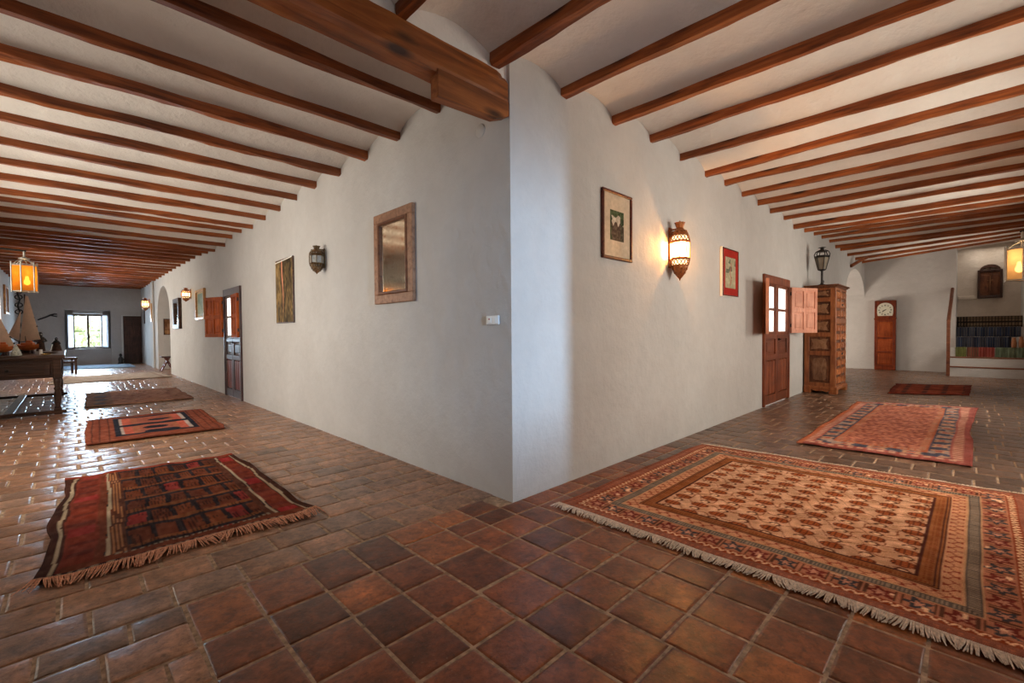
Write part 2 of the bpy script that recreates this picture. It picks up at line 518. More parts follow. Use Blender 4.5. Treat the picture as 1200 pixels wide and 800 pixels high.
    F = np.concatenate([F, np.array([[b, b+1, b+2, b+3], [b+4, b+5, b+6, b+7]])])
    C = np.concatenate([C, np.full((8, 3), .2)])
    me = bpy.data.meshes.new('floor')
    me.vertices.add(len(V)); me.vertices.foreach_set('co', V.astype(np.float32).ravel())
    me.loops.add(F.size); me.loops.foreach_set('vertex_index', F.astype(np.int32).ravel())
    me.polygons.add(len(F))
    me.polygons.foreach_set('loop_start', np.arange(0, F.size, 4, dtype=np.int32))
    me.polygons.foreach_set('loop_total', np.full(len(F), 4, dtype=np.int32))
    sm = np.ones(len(F), dtype=bool); sm[-2:] = False
    me.polygons.foreach_set('use_smooth', sm)
    me.materials.append(M['floor']); me.materials.append(M['grout'])
    mi = np.zeros(len(F), dtype=np.int32); mi[-2:] = 1
    me.polygons.foreach_set('material_index', mi)
    me.update(calc_edges=True)
    at = me.attributes.new('Col', 'FLOAT_COLOR', 'POINT')
    at.data.foreach_set('color', np.concatenate([C, np.ones((len(C), 1))], 1).astype(np.float32).ravel())
    o = bpy.data.objects.new('floor', me); col.objects.link(o); o['kind'] = 'structure'
make_floor()

# ------------------------------------------------------------------ walls
def arch_header(mb, axis, a0, a1, spring, crown, t0, t1, ztop, n=20):
    """wall above an arched opening running a0..a1 along the wall, thickness t0..t1"""
    pts = []
    c = (a0+a1)/2; r = (a1-a0)/2
    for i in range(n+1):
        an = PI - PI*i/n
        pts.append((c + r*math.cos(an), spring + (crown-spring)*math.sin(an)))
    for i in range(n):
        p, q = pts[i], pts[i+1]
        poly = [p, q, (q[0], ztop), (p[0], ztop)]
        mb.prism(poly, axis, t0, t1)

# inner wall of the left corridor (x = 0)
w = MB()
w.box(0, .5, 0, 6.87, -.05, ZT)
w.box(0, .5, 6.87, 8.07, 2.06, ZT)
w.box(0, .035, 8.07, 10.2, -.05, ZT); w.box(0, .5, 10.2, 14.9, -.05, ZT)
w.box(0, .75, 17.6, YE+.6, -.05, ZT)
arch_header(w, 'x', 14.9, 17.6, 1.75, 2.78, 0, .75, ZT)
w.box(.5, .75, 14.4, 14.9, -.05, ZT)
# softly rounded buttress strip past the arch
w.box(-.05, 0, 18.35, 18.9, -.05, ZT, .02)
struct('wall_left', w, M['wall'])
# inner wall of the right corridor (y = 0)
w = MB()
w.box(0.5, 5.42, 0, .5, -.05, ZT)
w.box(5.42, 6.8, 0, .5, 2.06, ZT)
w.box(6.8, 8.6, 0, .035, -.05, ZT); w.box(8.6, 12.03, 0, .5, -.05, ZT)
arch_header(w, 'y', 12.03, 14.9, 2.12, 2.86, 0, .5, ZT)
struct('wall_right', w, M['wall'])
# end wall of the left corridor, with the window recess
w = MB()
wx0, wx1, wz0, wz1 = -2.09, -1.21, .66, 2.06
nx0, nx1 = -2.32, -.98
w.box(-4.1, nx0, YE, YE+.6, -.05, ZT)
w.box(nx1, .0, YE, YE+.6, -.05, ZT)
w.box(nx0, nx1, YE, YE+.6, 2.2, ZT)
for a, b in ((nx0, wx0), (wx1, nx1)): w.box(a, b, YE+.46, YE+.6, wz0-.02, 2.2); w.box(a, b, YE+.16, YE+.6, -.05, wz0-.02)
w.box(wx0, wx1, YE+.16, YE+.6, -.05, wz0)
w.box(wx0, wx1, YE+.16, YE+.6, wz1, 2.2)
struct('wall_end_left', w, M['wall'])
# end wall of the right corridor, with the stair niche
w = MB()
w.box(XE, XE+.4, -1.97, 3.6, -.05, 3.9)
w.box(XE+.4, 17.2, -1.97, -1.57, -.05, 3.9)
struct('wall_end_right', w, M['wall'])
w = MB()
w.box(16.2, 16.5, YR-.1, -1.9, -.05, 3.9)
# faint plaster ledge at the back of the niche
w.box(16.1, 16.2, -2.35, -1.97, 2.02, 2.12, .02)
struct('wall_niche', w, M['rough_wall'])
# outer walls; all windows but the corner opening are added for fill light
WL = [(2.4, 3.8), (4.6, 6.0), (11.6, 13.0), (15.2, 16.6)]   # y ranges in the left outer wall
WR = [(-1.3, -.3), (2.0, 3.4), (6.4, 7.8), (11.7, 13.1)]  # x ranges in the right outer wall
def wall_with_windows(mb, spans, a, b, box, z0=.85, z1=2.35):
    p = a
    for s0, s1 in spans:
        box(p, s0, -.05, ZT+.2); box(s0, s1, -.05, z0); box(s0, s1, z1, ZT+.2); p = s1
    box(p, b, -.05, ZT+.2)
w = MB(); wall_with_windows(w, WL, YR-.5, YE, lambda a, b, c, d: w.box(XL-.5, XL, a, b, c, d)); struct('wall_outer_left', w, M['wall'])
w = MB(); wall_with_windows(w, WR, XL-.5, XE+2.5, lambda a, b, c, d: w.box(a, b, YR-.5, YR, c, d)); struct('wall_outer_right', w, M['wall'])
# side room behind the right-hand arch
w = MB(); w.box(11.5, 12.03, .5, 3.6, -.05, ZT); w.box(11.5, XE+.4, 3.6, 3.9, -.05, ZT)
struct('wall_side_room', w, M['wall'])
w = MB(); w.box(1.6, 1.9, 14.2, 17.9, -.05, ZT); w.box(.75, 1.9, 14.2, 14.4, -.05, ZT)
struct('wall_far_room', w, M['wall'])
# plaster above the big beam
w = MB(); w.box(XL, 0, .03, .24, 2.94, ZT)
struct('wall_header', w, M['ceil'])

# ------------------------------------------------------------------ ceiling beams and vaults
def nz(x, y=0., z=0.): return mnoise.noise(Vector((x, y, z)))

def beam_mesh(L, w, h, seed, seg=60, rough=.007, bow=0.):
    """hewn timber along +x from 0 to L, top at z = h, bottom at 0"""
    mb = MB()
    sec = [(-.5, 1.0), (-.5, .12), (-.40, 0.0), (.40, 0.0), (.5, .12), (.5, 1.0)]
    n = len(sec); v = []
    for i in range(seg+1):
        t = i/seg; x = t*L
        for k, (a, b) in enumerate(sec):
            dy = nz(x*1.3+seed, k*3.1, 1.)*rough*1.6 + nz(x*.35+seed, 7., 3.)*.018
            dz = nz(x*1.7+seed, k*2.3, 9.)*rough*1.3 + nz(x*9+seed, k*2.3, 19.)*rough*.45 + nz(x*.4+seed, 2., 5.)*.012
            if b >= 1: dz = 0
            v.append((x, a*w + dy, b*h + dz + bow*math.sin(PI*t)))
    f = []
    for i in range(seg):
        for k in range(n):
            k2 = (k+1) % n
            f.append((i*n+k, i*n+k2, (i+1)*n+k2, (i+1)*n+k))
    f.append(tuple(range(n))); f.append(tuple(seg*n+k for k in range(n))[::-1])
    mb.add(v, f)
    return mb

ORD = ['first', 'second', 'third', 'fourth', 'fifth', 'sixth', 'seventh', 'eighth', 'ninth', 'tenth', 'eleventh', 'twelfth', 'thirteenth',
       'fourteenth', 'fifteenth', 'sixteenth', 'seventeenth', 'eighteenth', 'nineteenth', 'twentieth', 'twenty-first', 'twenty-second',
       'twenty-third', 'twenty-fourth', 'twenty-fifth', 'twenty-sixth', 'twenty-seventh', 'twenty-eighth', 'twenty-ninth', 'thirtieth']
LY = [.84, 1.47, 2.11, 2.74, 3.43, 4.10, 4.75, 5.43, 6.11, 6.79, 7.43, 7.97, 8.81, 9.5, 10.16, 10.9, 11.54, 12.17, 12.88, 13.6, 14.3, 15.0, 15.75, 16.4, 17.1, 17.8, 18.5, 19.3, 20.0, 20.7, 21.4, 22.2]
LZ = [3.0, 2.97, 2.98, 2.97, 2.99, 2.98, 2.97, 2.96, 2.94, 2.98, 2.97, 2.90, 2.92, 2.96, 3.0, 3.02, 3.03, 3.04, 3.05]
LZ += [3.06 + .004*i for i in range(len(LY)-len(LZ))]
BT = .062   # visible height of a joist
for i, (y, z) in enumerate(zip(LY, LZ)):
    L = -XL + .02
    o = beam_mesh(L, .064 + .016*rnd.random(), BT+.10, i*3.7+1, rough=.010 if i not in (2, 3, 8) else .018).build('ceiling_beam', M['beam'])
    o.location = (.01, y, z); o.rotation_euler = (0, 0, PI)
    lab = ('wooden ceiling joist of the left corridor, %s joist counted from the massive corner beam' % ORD[i]) if i < 30 else \
          ['wooden ceiling joist of the left corridor, last but one before the window wall', 'wooden ceiling joist of the left corridor, the last one at the window wall'][i-30]
    tag(o, lab, 'ceiling beam', 'joists of the left corridor')
RX = [-3.0, -2.3, -1.55, -.84, -.12, .59, 1.30, 1.97, 2.63, 3.29, 3.91, 4.54, 5.22, 5.80, 6.55, 7.14, 7.91, 8.65, 9.32, 10.07, 10.72, 11.31, 12.19, 13.35, 14.45]
RZ0 = [2.97, 2.97, 2.97, 2.97, 2.99, 3.03, 3.04, 3.08, 3.07, 3.04, 3.07, 3.05, 3.06, 3.05, 3.07, 3.01, 3.06, 3.11, 3.14, 3.15, 3.10, 3.11, 3.08, 3.10, 3.12]
RZ1 = [2.95, 2.95, 2.95, 2.96, 2.97, 2.97, 3.0, 3.07, 3.03, 3.08, 3.08, 3.07, 3.09, 3.06, 3.08, 3.02, 3.07, 3.12, 3.16, 3.16, 3.16, 3.20, 3.25, 3.33, 3.40]
k = 0
for i, (x, za, zb) in enumerate(zip(RX, RZ0, RZ1)):
    L = -YR + .04
    mb = beam_mesh(L, (.060 if i != 4 else .085) + .014*rnd.random(), BT+.10, i*5.3+200, rough=.010)
    o = mb.build('ceiling_beam', M['beam'])
    o.location = (x, .02, za)
    o.rotation_euler = (0, math.atan2(-(zb-za), L), -PI/2)
    if x < -.5:
        lab = ['wooden joist over the corner hall, fourth one left of the pillar corner', 'wooden joist over the corner hall, third one left of the pillar corner',
               'wooden joist over the corner hall, second one left of the pillar corner', 'short stub of joist resting on top of the massive beam, left of the pillar corner'][i]
    elif x < 0: lab = 'thick wooden joist starting right at the top of the pillar corner'
    else:
        lab = 'wooden ceiling joist of the right corridor, %s joist counted along the wall from the pillar corner' % ORD[i-5]
        if i == len(RX)-1: lab = 'last wooden ceiling joist of the right corridor, nearest the stair niche'
    tag(o, lab, 'ceiling beam', 'joists of the right corridor')

def vaults(lines, a0, a1, axis, seed):
    """shallow plaster vaults between neighbouring joists; lines = [(pos, z at a0, z at a1)]"""
    mb = MB(); ns, nl = 9, 16
    for (p0, za0, za1), (p1, zb0, zb1) in zip(lines[:-1], lines[1:]):
        v = []; f = []
        for j in range(nl+1):
            s = j/nl; a = a0+(a1-a0)*s
            for i in range(ns+1):
                t = i/ns; p = p0+(p1-p0)*t
                zb = (za0+(za1-za0)*s)*(1-t)+(zb0+(zb1-zb0)*s)*t
                z = zb + BT - .015 + .105*(math.sin(PI*t)**.75) + nz(p*1.1+seed, a*.8, 2)*.016 + nz(p*4+seed, a*3, 7)*.005
                v.append((a, p, z) if axis == 'x' else (p, a, z))
        m = ns+1
        for j in range(nl):
            for i in range(ns):
                f.append((j*m+i, j*m+i+1, (j+1)*m+i+1, (j+1)*m+i))
        mb.add(v, f, 0, True)
    return mb
ll = [(.2, 2.98, 2.98)] + [(y, z, z) for y, z in zip(LY, LZ)] + [(YE+.3, LZ[-1], LZ[-1])]
struct('ceiling', vaults(ll, .12, XL-.1, 'x', 0), M['ceil'], recalc=False)
rl = [(XL-.2, 2.97, 2.95)] + list(zip(RX, RZ0, RZ1)) + [(XE+.6, 3.13, 3.45), (XE+1.7, 3.13, 3.5)]
struct('ceiling', vaults(rl, .14, YR-.1, 'y', 50), M['ceil'], recalc=False)
w = MB(); w.box(-4.1, 0.6, -3.8, 23.1, 3.9, 4.0); w.box(.6, 17.3, -3.8, .6, 3.9, 4.0); w.box(11.5, XE+.4, .6, 3.9, 3.2, 3.4); w.box(.6, 1.9, 14.2, 17.9, 3.2, 3.4)
struct('roof_slab', w, M['ceil'])

# massive beam with its corbel block
t = thing('main_beam', 'massive rough hewn wooden beam ending at the pillar corner on a wooden block', 'ceiling beam', (0, 0, 2.72))
mb = MB(); seg = 40; L = -XL
sec = [(.012, .25), (.004, .19), (.004, .08), (.012, .035), (.12, .022), (.19, .11), (.24, .2), (.24, .25)]
v = []; n = len(sec)
for i in range(seg+1):
    x = -.012 - i/seg*L
    ch = max(0, 1 - i/1.2)          # worn end
    for k2, (a, b) in enumerate(sec):
        dy = nz(x*1.1, k2*2.7, 4)*.016 + nz(x*5, k2*3, 8)*.006; dz = nz(x*1.3, k2*1.9, 11)*.014 + nz(x*6, k2*3, 1)*.005
        if b > .25: dz = 0 if ch == 0 else -.07*ch
        if b >= .2 and ch: dy += .03*ch
        v.append((x, a+dy, b+dz))
f = []
for i in range(seg):
    for k2 in range(n):
        k3 = (k2+1) % n
        f.append((i*n+k2, i*n+k3, (i+1)*n+k3, (i+1)*n+k2))
f += [tuple(range(n)), tuple(seg*n+k2 for k2 in range(n))[::-1]]
mb.add(v, f); mb.build('timber', M['beam_big'], t)
mb = MB(); mb.prism([(-.60, .06), (-.60, -.105), (-.12, -.08), (-.012, -.035), (-.012, .06)], 'y', -.004, .075)
mb.build('corbel_block', M['beam_big'], t)

# small wooden brace under the last joist
mb = MB(); mb.tube([(12.55, -.02, 2.86), (12.8, -.16, 3.0), (13.0, -.3, 3.1)], [.045, .04, .035], 6, smooth=False)
tag(mb.build('wooden_brace', M['beam']), 'short crooked wooden brace sticking out under the last joists by the right arch', 'brace')

# ------------------------------------------------------------------ window at the far end of the left corridor
def window_end():
    t = thing('window_1', None, None, (0, YE+.44, 0), 0, None, 'structure')
    x0, x1, z0, z1 = wx0, wx1, wz0, wz1
    mb = MB(); d0, d1 = -.01, .07
    mb.box(x0, x1, d0, d1, z1-.09, z1, .008); mb.box(x0-.04, x1+.04, -.05, d1, z0, z0+.07, .008)
    mb.box(x0, x0+.05, d0, d1, z0, z1, .008); mb.box(x1-.05, x1, d0, d1, z0, z1, .008)
    c = (x0+x1)/2; mb.box(c-.035, c+.035, d0, d1, z0, z1, .008)
    mb.build('window_frame', M['win_wood'], t)
    mb = MB()
    zc = (z0+z1)/2 - .0
    for a, b in ((x0+.05, c-.05), (c+.05, x1-.05)): mb.box(a, b, .01, .04, zc-.015, zc+.015)
    mb.build('glazing_bar', M['win_wood'], t)
    for a, b in ((x0+.05, c-.05), (c+.05, x1-.05)):
        mb = MB(); mb.box(a, b, .022, .028, z0+.07, z1-.09); mb.build('pane', M['pane'], t)
    for s, hx_ in ((-1, x0), (1, x1)):
        mb = MB()
        # white painted shutter leaf folded back against the splayed recess
        a, b = 0, .38
        R = Matrix.Translation((hx_, -.03, 0)) @ Matrix.Rotation(math.radians(-114 if s < 0 else -66), 4, 'Z')
        mb.box(a, b, -.018, .018, z0+.05, z1-.06, .004, M=R)
        for za, zb in ((z0+.14, zc-.04), (zc+.04, z1-.14)): mb.box(a+.07, b-.07, -.026, -.016, za, zb, .004, M=R)
        mb.build('shutter', M['white_shutter'], t)
window_end()

# added fill-light windows, out of view: simple wooden frames and panes
def fill_window(n, along, s0, s1):
    if along == 'y': t = thing('window_%d' % n, None, None, (XL-.3, (s0+s1)/2, 0), PI/2, None, 'structure')
    else: t = thing('window_%d' % n, None, None, ((s0+s1)/2, YR-.3, 0), PI, None, 'structure')
    hw = (s1-s0)/2; mb = MB(); z0, z1 = .85, 2.35
    for a, b, c, d in ((-hw, hw, z0, z0+.07), (-hw, hw, z1-.07, z1), (-hw, -hw+.06, z0, z1), (hw-.06, hw, z0, z1), (-.04, .04, z0, z1), (-hw, hw, 1.58, 1.61)):
        mb.box(a, b, -.03, .03, c, d)
    mb.build('window_frame', M['win_wood'], t)
    mb = MB(); mb.box(-hw, hw, -.003, .003, z0, z1); mb.build('pane', M['pane'], t)
n = 2
for s0, s1 in WL: fill_window(n, 'y', s0, s1); n += 1
for s0, s1 in WR[1:]: fill_window(n, 'x', s0, s1); n += 1

# ------------------------------------------------------------------ stable doors with shuttered windows
def leaf_panel(mb_frame, mb_fl, x0, x1, y, z0, z1, d=.045):
    """one lower leaf: frame, small square panel over a tall fluted panel"""
    st = .075
    zq = z1 - .36
    for a, b, c, e in ((x0, x0+st, z0, z1), (x1-st, x1, z0, z1), (x0, x1, z0, z0+.14), (x0, x1, z1-.07, z1), (x0, x1, zq-.045, zq+.045)):
        mb_frame.box(a, b, y-d, y, c, e, .006)
    mb_frame.box(x0+st, x1-st, y-d*.55, y, zq+.045, z1-.07)
    mb_frame.box(x0+st+.05, x1-st-.05, y-d*.85, y-d*.5, zq+.09, z1-.115, .01)
    w_ = x1-x0-2*st
    for i in range(3):
        a = x0+st + w_*i/3 + .012; b = x0+st + w_*(i+1)/3 - .012
        mb_fl.box(a, b, y-d*.85, y-d*.2, z0+.15, zq-.055, .014)
    mb_frame.box(x0+st, x1-st, y-d*.25, y, z0+.1, zq)

def stable_door(nm, loc, rz, W, mats, ang_l, ang_r, handle):
    wood, flute, shut = mats
    t = thing(nm, None, None, loc, rz, None, 'structure')
    hw = W/2; zs, zt = 1.12, 2.06
    mb = MB()
    for a, b, c, e in ((-hw, -hw+.05, 0, zt), (hw-.05, hw, 0, zt), (-hw, hw, zt-.13, zt)):
        mb.box(a, b, -.035, .03, c, e, .006)
    mb.box(-.045, .045, -.02, .01, zs, zt-.12, .006)
    for s in (-1, 1):
        a, b = (-hw+.05, -.045) if s < 0 else (.045, hw-.05)
        mb.box(a, a+.04, -.015, .012, zs, zt-.13, .004); mb.box(b-.04, b, -.015, .012, zs, zt-.13, .004)
    mb.build('door_frame', wood, t)
    for s in (-1, 1):
        a, b = (-hw+.05, -.004) if s < 0 else (.004, hw-.05)
        f1, f2 = MB(), MB()
        leaf_panel(f1, f2, a, b, .03, .015, zs, .05)
        lf = f1.build('door_leaf', wood, t); f2.build('fluted_panel', flute, lf)
        gb = MB(); aa, bb = (-hw+.1, -.095) if s < 0 else (.095, hw-.1)
        zc = (zs+zt-.13)/2
        gb.box(aa-.01, bb+.01, -.015, .012, zc-.018, zc+.018, .004); gb.box(aa-.01, bb+.01, -.015, .012, zs, zs+.05, .004); gb.box(aa-.01, bb+.01, -.015, .012, zt-.17, zt-.12, .004)
        gb.build('glazing_bar', wood, t)
        pn = MB(); pn.box(aa-.01, bb+.01, -.003, .001, zs+.05, zt-.17); pn.build('pane', M['pane'], t)
        # panelled shutter leaf, hinged on the jamb
        ang = ang_l if s < 0 else ang_r
        if ang is None: continue
        hx_ = -hw+.03 if s < 0 else hw-.03
        R = Matrix.Translation((hx_, -.055, 0)) @ Matrix.Rotation(math.radians(ang), 4, 'Z')
        LW = hw-.05; z0, z1 = zs+.02, zt-.13
        sh = MB(); a, b = 0, LW
        dd = .02
        for p, q, c, e in ((a, a+.06, z0, z1), (b-.06, b, z0, z1), (LW/2-.03, LW/2+.03, z0, z1), (a, b, z0, z0+.06), (a, b, z1-.06, z1), (a, b, (z0+z1)/2-.035, (z0+z1)/2+.035)):
            sh.box(p, q, -dd, dd, c, e, .004, M=R)
        so = sh.build('shutter', shut, t)
        sp = MB()
        for p, q in ((a+.055, LW/2-.025), (LW/2+.025, b-.055)):
            for c, e in ((z0+.055, (z0+z1)/2-.03), ((z0+z1)/2+.03, z1-.055)):
                sp.box(p, q, -dd*.3, dd*.3, c, e, M=R); sp.box(p+.03, q-.03, -dd*.75, dd*.75, c+.03, e-.03, .012, M=R)
        sp.build('shutter_panel', shut, so)
        hg = MB()
        for zz in (z0+.1, z1-.14): hg.tube([(hx_, -.055, zz), (hx_, -.055, zz+.06)], .012, 6)
        hg.build('hinge', M['iron'], so)
    if handle:
        kb = MB(); kb.lathe([(0, -.02), (.018, -.012), (.02, 0), (.008, .012), (.008, .03)], 10, M=Matrix.Translation((.05, -.035, 1.04)) @ Matrix.Rotation(PI/2, 4, 'X'))
        kb.build('knob', M['iron'], t)
    return t
# right wall: left shutter folded edge-on, right one swung wide; local frame equals the world frame
stable_door('door_1', (6.11, 0, 0), 0, 1.38, (M['door_red'], M['door_red'], M['shutter_daylit']), 196.5, 336.5-360, True)
# left wall: local +x looks to -y
stable_door('door_2', (0, 7.47, 0), -PI/2, 1.20, (M['door_dark'], M['door_flute'], M['shutter']), 199.5, 176.5, True)
# dark plank door in the far left corner
t = thing('door_3', None, None, (-.32, YE-.02, 0), 0, None, 'structure')
mb = MB(); mb.box(-.34, -.28, -.06, .0, 0, 2.0); mb.box(.26, .31, -.06, .0, 0, 2.0); mb.box(-.34, .31, -.06, .0, 1.94, 2.02)
mb.build('door_frame', M['wall_white'], t)
mb = MB()
mb.box(-.28, .30, -.11, -.07, .02, 1.98, .004)
for i in range(2):
    for zz in range(5):
        mb.box(-.24+i*.27, -.02+i*.27, -.125, -.105, .10+zz*.375, .42+zz*.375, .012)
mb.build('door_leaf', M['door_dark'], t)

# ------------------------------------------------------------------ pictures and mirrors
def frame_parts(t, W, H, fw, depth, m, name='frame'):
    mb = MB(); a, b = W/2, H/2
    for x0, x1, z0, z1 in ((-a, a, b-fw, b), (-a, a, -b, -b+fw), (-a, -a+fw, -b+fw, b-fw), (a-fw, a, -b+fw, b-fw)):
        mb.box(x0, x1, -depth, 0, z0, z1, min(.006, fw*.3))
    return mb.build(name, m, t)

def painting(t, W, H, y, fn, res=70, name='picture'):
    ny = max(8, int(res*H/max(W, H))); nx = max(8, int(res*W/max(W, H)))
    u, v = np.meshgrid(np.linspace(0, 1, nx), np.linspace(0, 1, ny))
    P = np.stack([(u-.5)*W, np.full_like(u, y), (v-.5)*H], -1)
    return grid_mesh(name, P, slin(fn(u, v)), M['paint_attr'], t)

RL = -PI/2   # things on the left-corridor wall (x = 0) face -x
def noise2(shape, s, seed):
    r = np.random.RandomState(seed); k = r.rand(s[0]+2, s[1]+2)
    yy = np.linspace(0, s[0], shape[0]); xx = np.linspace(0, s[1], shape[1])
    y0 = yy.astype(int); x0 = xx.astype(int); fy = (yy-y0)[:, None]; fx = (xx-x0)[None, :]
    fy = fy*fy*(3-2*fy); fx = fx*fx*(3-2*fx)
    a = k[y0][:, x0]; b = k[y0][:, x0+1]; c = k[y0+1][:, x0]; d = k[y0+1][:, x0+1]
    return (a*(1-fx)+b*fx)*(1-fy)+(c*(1-fx)+d*fx)*fy

# large mirror
t = thing('wall_mirror', 'wooden framed mirror with tarnished glass, hanging on the left wall nearest the corner', 'mirror', (0, 1.555, 1.915), RL)
frame_parts(t, .70, .865, .085, .035, M['frame_mirror'])
mb = MB(); a, b = .35-.085, .4325-.085
for x0, x1, z0, z1 in ((-a, a, b-.028, b), (-a, a, -b, -b+.028), (-a, -a+.028, -b, b), (a-.028, a, -b, b)): mb.box(x0, x1, -.045, -.005, z0, z1, .008)
mb.build('inner_moulding', M['frame_inner'], t)
mb = MB(); mb.box(-a+.02, a-.02, -.02, -.012, -b+.02, b-.02)
mb.build('mirror_glass', M['mirror'], t)

# bark-like painted plank
def bark(u, v):
    n1 = noise2(u.shape, (5, 12), 3); n2 = noise2(u.shape, (22, 26), 4)
    c = np.array([104, 82, 50]) + (n1[..., None]-.5)*np.array([90, 70, 40]) + (n2[..., None]-.5)*np.array([60, 50, 34])
    ln = np.abs(u - (.44 + .05*np.sin(v*5) - .05*(1-v)))
    k = np.clip(1.3-ln/.04, 0, 1)[..., None]*np.clip(v*1.6-.1, 0, 1)[..., None]
    c = c*(1-k) + np.array([220, 140, 108])*k
    k = (np.clip(1-np.abs(ln-.07)/.04, 0, 1)*(n1 > .35))[..., None]*.7
    c = c*(1-k) + np.array([36, 24, 14])*k
    return np.clip(c, 12, 255)
t = thing('bark_panel', 'tall dark panel with bark texture and a pale pink streak, on the left wall', 'wall panel', (0, 4.575, 1.805), RL)
mb = MB(); mb.box(-.355, .355, -.022, 0, -.455, .455, .006); mb.build('board', M['frame_dark'], t)
painting(t, .69, .885, -.0235, bark, 110)
mb = MB(); mb.tube([(-.34, -.024, .42), (0, -.026, .43), (.34, -.024, .445)], .008, 5); mb.build('white_cord', M['wax'], t)

# gilt framed greenish picture beyond the left half door
def greenpic(u, v):
    n1 = noise2(u.shape, (6, 6), 9)
    top = np.array([120, 134, 118]); bot = np.array([168, 176, 160])
    c = top*(v[..., None]) + bot*(1-v[..., None]) + (n1[..., None]-.5)*26
    k = (v < .16)[..., None]; c = np.where(k, c*.6+np.array([205, 210, 205])*.4, c)
    m = ((u < .1) | (u > .9) | (v < .07) | (v > .93))[..., None]
    return np.where(m, np.array([196, 170, 130]), c)
t = thing('framed_picture', 'gilt framed pale green picture left of the half door on the left wall', 'picture', (0, 10.25, 1.885), RL)
frame_parts(t, .92, .70, .06, .05, M['frame_gold']); painting(t, .82, .60, -.02, greenpic)

# dark framed mirror further down
t = thing('wall_mirror', 'narrow mirror with a heavy dark frame, on the left wall beside the arch', 'mirror', (0, 13.3, 1.78), RL)
frame_parts(t, .92, .84, .12, .08, M['frame_dark'])
mb = MB(); mb.box(-.36, .36, -.03, -.02, -.32, .32); mb.build('mirror_glass', M['mirror_clean'], t)

# picture on the far reveal of the left arch (faces -y)
def brownpic(u, v):
    n1 = noise2(u.shape, (5, 5), 21)
    return np.array([120, 82, 56]) + (n1[..., None]-.5)*60 + np.where((v < .25)[..., None], np.array([40, 36, 26]), 0)
t = thing('framed_picture', 'small brown picture hanging inside the arched opening of the left wall', 'picture', (.31, 17.6, 1.47), 0)
frame_parts(t, .30, .56, .025, .03, M['frame_dark']); painting(t, .26, .52, -.012, brownpic, 30)
mb = MB(); mb.box(.17, .5, 17.53, 17.595, 2.24, 2.48, .01)
tag(mb.build('carved_plaque', M['door_red']), 'dark brown wooden panel high up under the arch of the left wall', 'plaque')
# two narrow hangings past the arch
for (y, z, m_, lab) in ((21.3, 1.98, 'frame_dark', 'narrow dark wall hanging under the farthest lit sconce, by the far corner'), (18.62, 2.0, 'frame_gold', 'narrow pale wall hanging between the farthest sconce and the arch')):
    x = 0 if y > 19 else -.05
    mb = MB(); mb.box(x-.03, x, y-.16, y+.16, z-.33, z+.33, .006)
    mb.box(x-.036, x-.028, y-.10, y+.10, z-.27, z+.27, .002)
    tag(mb.build('wall_hanging', M[m_]), lab, 'wall hanging')

# picture on the outer wall of the left corridor
t = thing('framed_picture', 'tall thin framed picture at the left edge, on the outer wall past the table', 'picture', (XL, 18.0, 2.27), PI/2)
frame_parts(t, .95, .86, .07, .045, M['frame_gold']); painting(t, .83, .74, -.02, brownpic, 40)

# woodcut print on the right wall
def woodcut(u, v):
    c = np.ones(u.shape+(3,))*np.array([196, 172, 146])
    x = (u-.24)/.52; z = (v-.27)/.47
    inn = (x > 0) & (x < 1) & (z > 0) & (z < 1)
    n1 = noise2(u.shape, (40, 30), 5)
    g = np.array([66, 76, 48]); dk = np.array([78, 62, 52]); lt = np.array([188, 172, 152])
    sky = z > .80 + .10*np.sin(x*13)*x
    midb = (z > .47+.16*np.abs(np.sin(x*9+1))) & ~sky
    tree = ((x > .74) & (np.hypot((x-.84)/.2, (z-.68)/.14) < 1)) | ((np.abs(x-.8) < .03) & (z < .7)) | ((np.abs(x-.93) < .025) & (z < .62)) | (x < .12+.04*np.sin(z*20))
    body = np.where(sky[..., None], g, np.where(midb[..., None], lt, dk))
    body = np.where((tree & ~sky)[..., None], g*.8, body)
    body = body + (n1[..., None]-.5)*46
    return np.where(inn[..., None], body, c)
t = thing('framed_print', 'dark framed woodcut print with a wide cream mount, on the right wall near the corner', 'picture', (1.33, 0, 2.14), 0)
frame_parts(t, .48, .605, .024, .028, M['frame_red']); painting(t, .44, .565, -.012, woodcut, 130)

# red mounted scroll picture
def redpic(u, v):
    c = np.ones(u.shape+(3,))*np.array([158, 36, 26])
    inn = (u > .14) & (u < .83) & (v > .16) & (v < .83)
    n1 = noise2(u.shape, (18, 9), 31)
    p = np.array([168, 158, 128]) + (n1[..., None]-.5)*26
    mk = inn & (n1 > .74) & (v > .38); p = np.where(mk[..., None], np.array([104, 104, 84]), p)
    mk = (np.abs(u-.5-.04*np.sin(v*22)) < .022) & (v > .22) & (v < .72); p = np.where(mk[..., None], np.array([166, 96, 80]), p)
    return np.where(inn[..., None], p, c)
t = thing('framed_print', 'narrow print in a red mount, hanging left of the right half door', 'picture', (4.01, 0, 1.95), 0)
mb = MB(); mb.box(-.28, .28, -.03, -.002, -.315, .315, .003); mb.build('mount_box', M['wax'], t)
fo = frame_parts(t, .54, .615, .012, .012, M['frame_red']); fo.location = (0, -.031, 0)
painting(t, .52, .595, -.035, redpic, 110)

